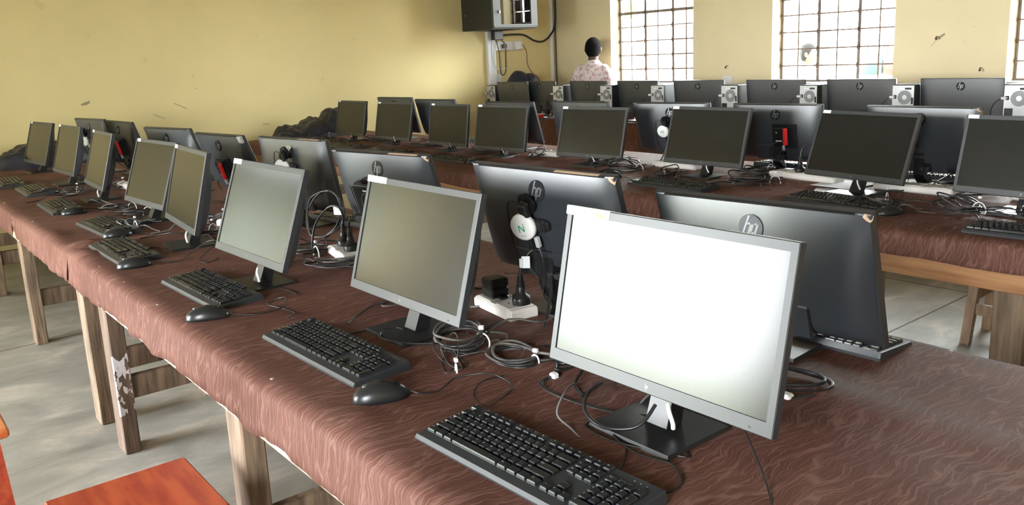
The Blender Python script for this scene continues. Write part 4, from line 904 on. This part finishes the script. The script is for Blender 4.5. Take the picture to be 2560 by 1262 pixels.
# ================================================================== NAVY CLOTH HEAPS
def heap(label, x, y, bumps, seed, z=TZ+.006, rx=.4, ry=.3, rz=0):
    n, m_ = 96, 36; secs = []
    for j in range(m_+1):
        q = j/m_; ring = []
        for i in range(n):
            a = 2*math.pi*i/n; rr = (1+.12*N(math.cos(a)*1.5, math.sin(a)*1.5, seed))*(1-q) if j < m_ else .001
            px_, py_ = rx*rr*math.cos(a), ry*rr*math.sin(a); h = 0
            for (bx, by, br, bh) in bumps:
                d = math.hypot(px_-bx, py_-by)/br; h = max(h, bh*math.sqrt(max(0, 1-d*d)))
            edge = min(1, q*7)
            f = abs(N(px_*6, py_*6, seed+2))*.06+abs(N(px_*13+h*3, py_*12+h*5, seed+7))*.022+.004*N(px_*30, py_*30+h*12, seed)
            ring.append((px_, py_, max(0, (h*.92+.028+f*1.15-.02)*edge)))
        secs.append(ring)
    b = MB(); b.loft(secs, True, True); t = obj('cloth_heap', b, 'navy', None, (x, y, z), (0,0,rz))
    return tag(t, label, 'cloth')
heap('dark navy cloth heap on the left end of the nearest row', -7.07, 1.20, [(0,0,.30,.17),(-.05,.15,.26,.14),(.05,-.15,.22,.12)], 3, rx=.29, ry=.40)
heap('dark navy cloth heap on the left end of the middle row', -7.05, 3.38, [(.07,.17,.19,.245),(-.02,.02,.22,.15),(-.12,-.18,.25,.08)], 8, rx=.30, ry=.42)
heap('dark navy cloth heap in the far left corner below the wall cabinet', -7.12, 5.94, [(-.03,-.06,.20,.50),(.05,-.02,.22,.46),(.0,.0,.30,.40)], 12, rx=.27, ry=.28)

# ================================================================== WALL CABINET, TRUNKING, SOCKETS
zr = TZ+.918
t = thing('wall_cabinet', 'black wall-mounted equipment cabinet with a glass door in the corner', 'cabinet', (XL, 5.33, zr))
RD, RW, RH = .55, .585, .52
b = MB(); b.box(.002,RD-.03,0,.012,0,RH,.002); obj('side_panel', b, 'rack', t)
b = MB(); b.box(.002,RD-.03,RW-.012,RW,0,RH,.002); obj('side_panel', b, 'rack', t)
b = MB(); b.box(.002,RD-.03,.0121,RW-.0121,0,.012); obj('bottom_panel', b, 'rack', t)
b = MB(); b.box(.002,RD-.03,.0121,RW-.0121,RH-.012,RH); obj('top_panel', b, 'rack', t)
b = MB(); b.box(.002,.012,.0121,RW-.0121,.0121,RH-.0121); obj('back_panel', b, 'rack', t)
dr = obj('door_frame', MB().box(RD-.029,RD,0,.095,.03,RH).box(RD-.029,RD,RW-.085,RW,.03,RH).box(RD-.029,RD,.0951,RW-.0851,.03,.045).box(RD-.029,RD,.0951,RW-.0851,RH-.03,RH), 'rack_grey', t)
obj('door_glass', MB().box(RD-.018,RD-.012,.0952,RW-.0852,.0452,RH-.0302), 'rack_glass', dr)
obj('lock', MB().cyl((RD,.075,.17),(RD+.012,.075,.17),.011,n=14).box(RD+.012,RD+.016,.071,.079,.15,.19,.001), 'chrome', dr)
obj('bottom_lip', MB().box(RD-.029,RD+.004,0,RW,.012,.029,.003), 'rack_grey', t)
obj('side_screw', MB().cyl((.06,-.003,.16),(.06,.0,.16),.006,n=8), 'nail', t)
t2 = thing('network_switch', 'pale network equipment standing inside the glass-door cabinet', 'equipment', (XL+.16, 5.36, zr+.0125))
for i, (yy, hh) in enumerate(((.10,.16),(.19,.13),(.30,.15))):
    obj('unit', MB().box(0,.20,yy,yy+.045,0,hh,.004), 'dirty_white', t2)
obj('shelf', MB().box(-.1,.28,.02,.50,.0,.004), 'rack_grey', t2)
# trunking (vertical)
b = MB(); b.box(XL,XL+.045,5.625,5.735,TZ-.3,zr-.002,.004); t = tag(obj('cable_trunking', b, 'conduit'), 'white vertical cable trunking below the wall cabinet', 'trunking')
obj('joint_cover', MB().box(XL-.0+.001,XL+.048,5.621,5.739,TZ+.44,TZ+.47,.003), 'white', t)
b = MB(); b.box(XL,XL+.026,6.565,6.60,.05,ZC-.01,.003); t = tag(obj('cable_trunking', b, 'conduit'), 'thin white conduit running full height up the room corner', 'trunking')
for zz in (1.0, 2.0): obj('saddle', MB().box(XL+.0005,XL+.029,6.56,6.605,zz,zz+.015,.001), 'white', t)
t = thing('wall_socket_strip', 'white socket strip on the wall below the cabinet', 'socket', (XL, 5.70, TZ+.755))
obj('backplate', MB().box(0,.035,0,.42,-.05,.05,.005), 'dirty_white', t)
for i, yy in enumerate((.03,.17,.29)):
    obj('socket_face', MB().box(.035,.040,yy,yy+.10,-.042,.042,.002), 'white', t)
obj('black_plug', MB().box(.040,.075,.12,.17,-.025,.020,.005), 'black', t)
obj('white_plug', MB().box(.040,.085,.30,.36,-.045,.04,.006), 'white', t)
obj('white_plug', MB().box(.040,.075,.365,.40,-.04,.0,.005), 'dirty_white', t)
t = thing('data_box', 'small black box hanging under the cabinet at the trunking top', 'box', (XL+.06, 5.66, zr-.10))
obj('case', MB().box(0,.07,0,.12,0,.095,.006), 'black', t); obj('bracket', MB().box(.01,.05,.02,.06,.0951,.0995), 'black', t)
def wcable(label, pts, r, mt):
    t = thing('wall_cable', label, 'cable', (XL, pts[0][1], pts[0][2])); obj('wire', MB().tube([(p[0], p[1]-pts[0][1], p[2]-pts[0][2]) for p in pts], r, 8, 5), mt, t)
zz = TZ
wcable('thick black cable sagging from the cabinet to the corner conduit', [(.10,5.72,zz+.86),(.06,5.85,zz+.87),(.05,6.0,zz+.875),(.04,6.15,zz+.865),(.035,6.3,zz+.80),(.035,6.43,zz+.79),(.03,6.55,zz+.86),(.03,6.63,zz+1.0),(.028,6.635,zz+1.4),(.028,6.635,ZC-.02)], .011, 'cable')
wcable('brown cable dropping down the corner beside the conduit', [(.02,6.635,zz+.95),(.02,6.637,zz+.6),(.02,6.637,zz+.2),(.02,6.637,zz-.1)], .007, 'cable_brown')
wcable('thin brown wire curving down the yellow wall from the sockets', [(.04,6.12,zz+.76),(.02,6.19,zz+.68),(.015,6.20,zz+.55),(.015,6.26,zz+.45),(.015,6.36,zz+.38),(.015,6.39,zz+.26)], .004, 'cable_brown')
wcable('black lead looping down from the black plug', [(.07,5.845,zz+.74),(.06,5.85,zz+.60),(.05,5.855,zz+.50),(.05,5.83,zz+.445),(.05,5.79,zz+.45),(.06,5.77,zz+.52),(.06,5.76,zz+.70),(.08,5.71,zz+.83)], .005, 'cable')
wcable('white lead looping below the sockets', [(.07,5.70,zz+.82),(.06,5.69,zz+.65),(.06,5.71,zz+.52),(.05,5.80,zz+.505),(.05,5.90,zz+.52)], .005, 'cable_white')
wcable('black lead from the cabinet to the socket plug', [(.10,5.74,zz+.86),(.09,5.79,zz+.81),(.085,5.83,zz+.78)], .005, 'cable')
t = thing('wall_switch', 'small white switch on the wall right of the trunking', 'switch', (XL, 5.76, TZ+.40)); obj('plate', MB().box(0,.012,0,.06,-.05,.05,.003), 'white', t); obj('rocker', MB().box(.012,.018,.02,.04,-.02,.02,.002), 'white', t)
t = thing('wall_switch', 'white socket plate on the back wall between two windows', 'switch', (-5.03, YB, TZ+.29)); obj('plate', MB().box(0,.12,-.012,0,0,.08,.003), 'white', t); obj('rocker', MB().box(.02,.05,-.018,-.012,.03,.06,.002), 'white', t)
for (x, z, lb) in [(-4.97,TZ+.458,'rusty nail above the socket plate on the back wall'),(-3.03,TZ+.64,'bent rusty nail high on the right part of the back wall'),(-2.70,TZ+.40,'small nail beside the rightmost window')]:
    t = thing('wall_nail', lb, 'nail', (x, YB, z)); obj('shank', MB().tube([(0,0,0),(0,-.03,.002),(.006,-.045,-.012)], .004, 6), 'iron', t); obj('head', MB().cyl((.006,-.045,-.012),(.008,-.049,-.014),.009,n=8), 'iron', t)

# ================================================================== STOOLS
def stool(label, x, y, rz, S, H_, splay, mt, mtop, group=None):
    t = thing('wooden_stool', label, 'stool', (x, y, 0), R(rz), group)
    obj('seat', MB().box(-S/2,S/2,-S/2,S/2,H_-.028,H_,.006), mtop, t)
    q = S/2-.045
    for sx in (-1,1):
        for sy in (-1,1):
            b = MB(); a = .02
            b.loft([[(sx*(q+splay)+dx, sy*(q+splay)+dy, 0) for dx, dy in ((-a,-a),(a,-a),(a,a),(-a,a))], [(sx*q+dx, sy*q+dy, H_-.028) for dx, dy in ((-a,-a),(a,-a),(a,a),(-a,a))]], True, False); obj('leg', b, mt, t)
    for s in (-1,1):
        zq = .17; off = q+splay*(1-zq/H_)
        obj('rail', MB().box(-off+.02,off-.02,s*off-.012,s*off+.012,zq-.025,zq+.025,.002), mt, t)
        obj('rail', MB().box(s*off-.012,s*off+.012,-off+.02,off-.02,zq+.03,zq+.08,.002), mt, t)
        obj('seat_rail', MB().box(-q+.02,q-.02,s*q-.012,s*q+.012,H_-.08,H_-.028,.002), mt, t)
stool('plain wooden stool with splayed legs beneath the middle row at the right', -1.455, 4.07, 3, .30, .46, .03, 'stool_wood', 'stool_wood', 'wooden stools')
stool('orange-topped red stool cut by the left edge, before the nearest row', -2.74, .074, 0, .32, .46, .02, 'red_paint', 'orange_paint', 'wooden stools')
stool('red stool mostly below the bottom edge, by the white-smeared table leg', -1.895, .385, 0, .32, .46, .02, 'red_paint', 'red_paint', 'wooden stools')
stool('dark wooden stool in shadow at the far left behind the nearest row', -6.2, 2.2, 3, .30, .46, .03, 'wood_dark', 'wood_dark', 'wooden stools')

# white paint smear on a table leg
smear = bpy.data.materials.new('leg_with_white_smears'); 
for o in list(bpy.data.objects):
    if o.name.startswith('wooden_table') and o.get('label', '').startswith('third table from the left wall in the nearest row, camera'):
        lg = [c for c in o.children if c.name.startswith('leg')][0]
        src = M['wood_dark'].copy(); src.name = 'dark_timber_with_white_smears'; nt = src.node_tree; bb = nt.nodes['Principled BSDF']
        base = bb.inputs['Base Color'].links[0].from_socket
        tc = nt.nodes.new('ShaderNodeTexCoord'); sp = nt.nodes.new('ShaderNodeSeparateXYZ'); nt.links.new(tc.outputs['Object'], sp.inputs[0])
        mp = nt.nodes.new('ShaderNodeMapping'); mp.inputs['Scale'].default_value = (30, 30, 15); nt.links.new(tc.outputs['Object'], mp.inputs[0])
        nz = nt.nodes.new('ShaderNodeTexNoise'); nz.inputs['Scale'].default_value = 1; nz.inputs['Detail'].default_value = 5; nt.links.new(mp.outputs[0], nz.inputs[0])
        cr = nt.nodes.new('ShaderNodeValToRGB'); e = cr.color_ramp.elements; e[0].position = .10; e[0].color = (0,0,0,1); e[1].position = .16; e[1].color = (1,1,1,1)
        for p_, v in ((.36, 1), (.42, .55), (.46, 0)): k = e.new(p_); k.color = (v, v, v, 1)
        nt.links.new(sp.outputs[2], cr.inputs[0])
        ml = nt.nodes.new('ShaderNodeMath'); ml.operation = 'MULTIPLY'; nt.links.new(nz.outputs[0], ml.inputs[0]); nt.links.new(cr.outputs[0], ml.inputs[1])
        gt = nt.nodes.new('ShaderNodeMath'); gt.operation = 'GREATER_THAN'; fx_ = nt.nodes.new('ShaderNodeMath'); fx_.operation = 'GREATER_THAN'; nt.links.new(sp.outputs[0], fx_.inputs[0]); fx_.inputs[1].default_value = .0455
        mf = nt.nodes.new('ShaderNodeMath'); mf.operation = 'MULTIPLY'; nt.links.new(ml.outputs[0], mf.inputs[0]); nt.links.new(fx_.outputs[0], mf.inputs[1]); nt.links.new(mf.outputs[0], gt.inputs[0]); gt.inputs[1].default_value = .46
        mx = nt.nodes.new('ShaderNodeMixRGB'); nt.links.new(gt.outputs[0], mx.inputs[0]); nt.links.new(base, mx.inputs[1]); mx.inputs[2].default_value = (.72,.68,.72,1); nt.links.new(mx.outputs[0], bb.inputs['Base Color'])
        lg.data.materials.clear(); lg.data.materials.append(src); lg['label'] = 'dark table leg smeared with white paint'
bpy.data.materials.remove(smear)

# ================================================================== PEOPLE
def ell(c, rx, ry, n=16, rz=0):
    return [(c[0]+rx*math.cos(2*math.pi*i/n), c[1]+ry*math.sin(2*math.pi*i/n), c[2]) for i in range(n)]
def person(label, loc, rz, skin, shirt, trous, H_=1.60, head_turn=0, face=True):
    """faces +Y locally; standing, forearms bent forward"""
    t = thing('person', label, 'person', loc, R(rz)); s = H_/1.70
    Hm = Matrix.Translation((0,.01,1.455)) @ Matrix.Rotation(R(head_turn), 4, 'Z') @ Matrix.Scale(1.10, 4) @ Matrix.Diagonal((1.12,1,1,1))
    b = MB()
    b.loft([ell((0,0,.84),.15,.10), ell((0,0,.95),.165,.115), ell((0,0,1.08),.14,.10), ell((0,-.005,1.22),.165,.115), ell((0,-.01,1.34),.185,.11), ell((0,-.005,1.41),.13,.08), ell((0,0,1.45),.062,.06), ell((0,.01,1.52),.055,.058)])
    for sx in (-1,1):
        b.tube([(sx*.15,-.01,1.37),(sx*.205,-.02,1.30),(sx*.230,-.03,1.17),(sx*.240,-.02,1.06),(sx*.250,.01,.92),(sx*.252,.03,.82)], lambda q: .052-.022*q, 10, 4)
        b.ball((sx*.252,.035,.775), .020, .036, .046, 10, 6)
        for k, (dy, l) in enumerate(((-.024,.050),(-.008,.062),(.008,.066),(.022,.058))):
            b.tube([(sx*.252,.037+dy,.740),(sx*.250,.040+dy,.740-l*.6),(sx*.240,.046+dy,.740-l)], .0088, 8, 3)
        b.tube([(sx*.245,.066,.785),(sx*.236,.082,.757),(sx*.230,.088,.730)], .010, 8, 3)
        b.tube([(sx*.085,0,.90),(sx*.095,.01,.70),(sx*.095,.02,.47),(sx*.095,-.01,.28),(sx*.095,-.02,.08)], lambda q: .085-.045*q, 12, 4)
        b.ball((sx*.097,.04,.035), .042, .125, .035, 12, 7)
    b.ball((0,.0,.145), .073, .092, .105, 18, 12, Hm); b.ball((0,.035,.075), .054, .060, .066, 14, 9, Hm)
    b.ball((0,.098,.115), .013, .018, .024, 8, 6, Hm)
    for sx in (-1,1): b.ball((sx*.076,-.005,.125), .010, .020, .032, 8, 6, Hm)
    body = obj('body', b, skin, t); md = body.modifiers.new('merge', 'REMESH'); md.mode = 'VOXEL'; md.voxel_size = .009; md.use_smooth_shade = True
    sm = body.modifiers.new('soften', 'SMOOTH'); sm.iterations = 4
    # hair
    b = MB(); secs = []
    for j in range(11):
        q = j/10; ring = []
        for i in range(24):
            ph = 2*math.pi*i/24; sb = math.sin(ph)                       # sb<0 is the back of the head
            amax = math.pi*(.80 if sb < -.3 else .80-.44*min(1, (sb+.3)/1.0))
            a = max(.03, q)*amax; ring.append(Hm @ Vector((.080*math.sin(a)*math.cos(ph), -.004+.100*math.sin(a)*sb, .145+.114*math.cos(a))))
        secs.append(ring)
    b.loft(secs, True, True); obj('hair', b, 'hair', t)
    if face:
        for sx in (-1,1):
            obj('eye', MB().ball((sx*.030,.085,.140), .012, .008, .008, 10, 6, Hm), 'white', t); obj('pupil', MB().ball((sx*.030,.0915,.140), .005, .003, .005, 8, 5, Hm), 'black_gloss', t)
            obj('eyebrow', MB().box(sx*.030-.016,sx*.030+.016,.082,.092,.158,.164,.002,Hm), 'hair', t)
        obj('mouth', MB().ball((0,.090,.070), .022, .008, .007, 10, 6, Hm), 'red_paint', t)
    # clothing
    b = MB(); b.loft([ell((0,0,.80),.185,.135), ell((0,0,.95),.188,.138), ell((0,0,1.08),.172,.130), ell((0,-.005,1.22),.186,.136), ell((0,-.012,1.34),.205,.128), ell((0,-.006,1.415),.140,.090), ell((0,.0,1.455),.080,.074), ell((0,.0,1.475),.072,.070)], True)
    for sx in (-1,1): b.tube([(sx*.13,-.01,1.375),(sx*.205,-.02,1.315),(sx*.235,-.03,1.19),(sx*.240,-.02,1.10)], lambda q: .068-.004*q, 14, 4)
    sh = obj('shirt', b, shirt, t); md = sh.modifiers.new('merge', 'REMESH'); md.mode = 'VOXEL'; md.voxel_size = .010; md.use_smooth_shade = True; sm = sh.modifiers.new('soften', 'SMOOTH'); sm.iterations = 5
    b = MB(); b.loft([ell((0,0,.78),.178,.128), ell((0,0,.94),.176,.126)], True)
    for sx in (-1,1): b.tube([(sx*.088,0,.86),(sx*.097,.01,.70),(sx*.097,.02,.47),(sx*.097,-.01,.28),(sx*.097,-.02,.10)], lambda q: .098-.040*q, 14, 4)
    tr = obj('trousers', b, trous, t); md = tr.modifiers.new('merge', 'REMESH'); md.mode = 'VOXEL'; md.voxel_size = .012; md.use_smooth_shade = True
    t.scale = (s, s, s); return t
person('person in a pink and white patterned shirt, back turned, by the leftmost window', (-6.53, 6.40, 0), 12, 'skin_dark', 'shirt_floral', 'trousers', 1.525, head_turn=22)
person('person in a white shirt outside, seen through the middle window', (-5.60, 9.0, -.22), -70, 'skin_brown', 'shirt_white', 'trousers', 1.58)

# ================================================================== SUB-PARTS: pieces that sit on a part become its children
SUB = {'logo_letters': 'logo_disc', 'cable_connector': 'rear_port_panel', 'vent_grille': 'rear_shell', 'front_logo': 'bezel', 'power_light': 'bezel', 'label_sticker': 'bezel',
       'fan_hub': 'fan_backing', 'letter_print': 'disc_body', 'small_print': 'disc_body', 'maker_print': 'box_body', 'triangle_mark': 'box_body', 'pupil': 'eye', 'rocker': 'plate',
       'socket_holes': 'socket_face', 'strain_relief': 'plug_body', 'status_lights': 'body', 'scroll_wheel': 'shell', 'curved_groove': 'case', 'outer_rim': 'case', 'print_mark': 'paper_flag'}
def base(n): return n.rsplit('.', 1)[0] if n[-3:].isdigit() and '.' in n else n
for root in [o for o in bpy.data.objects if o.parent is None and o.type == 'EMPTY']:
    kids = {}
    for c in sorted(root.children, key=lambda c: c.name): kids.setdefault(base(c.name), []).append(c)
    for ch, pa in SUB.items():
        if ch not in kids or pa not in kids: continue
        for i, c in enumerate(kids[ch]):
            p = kids[pa][i] if len(kids[pa]) == len(kids[ch]) else kids[pa][0]
            mb = p.matrix_basis.inverted() @ c.matrix_basis
            c.parent = p; c.matrix_parent_inverse = Matrix.Identity(4); c.matrix_basis = mb
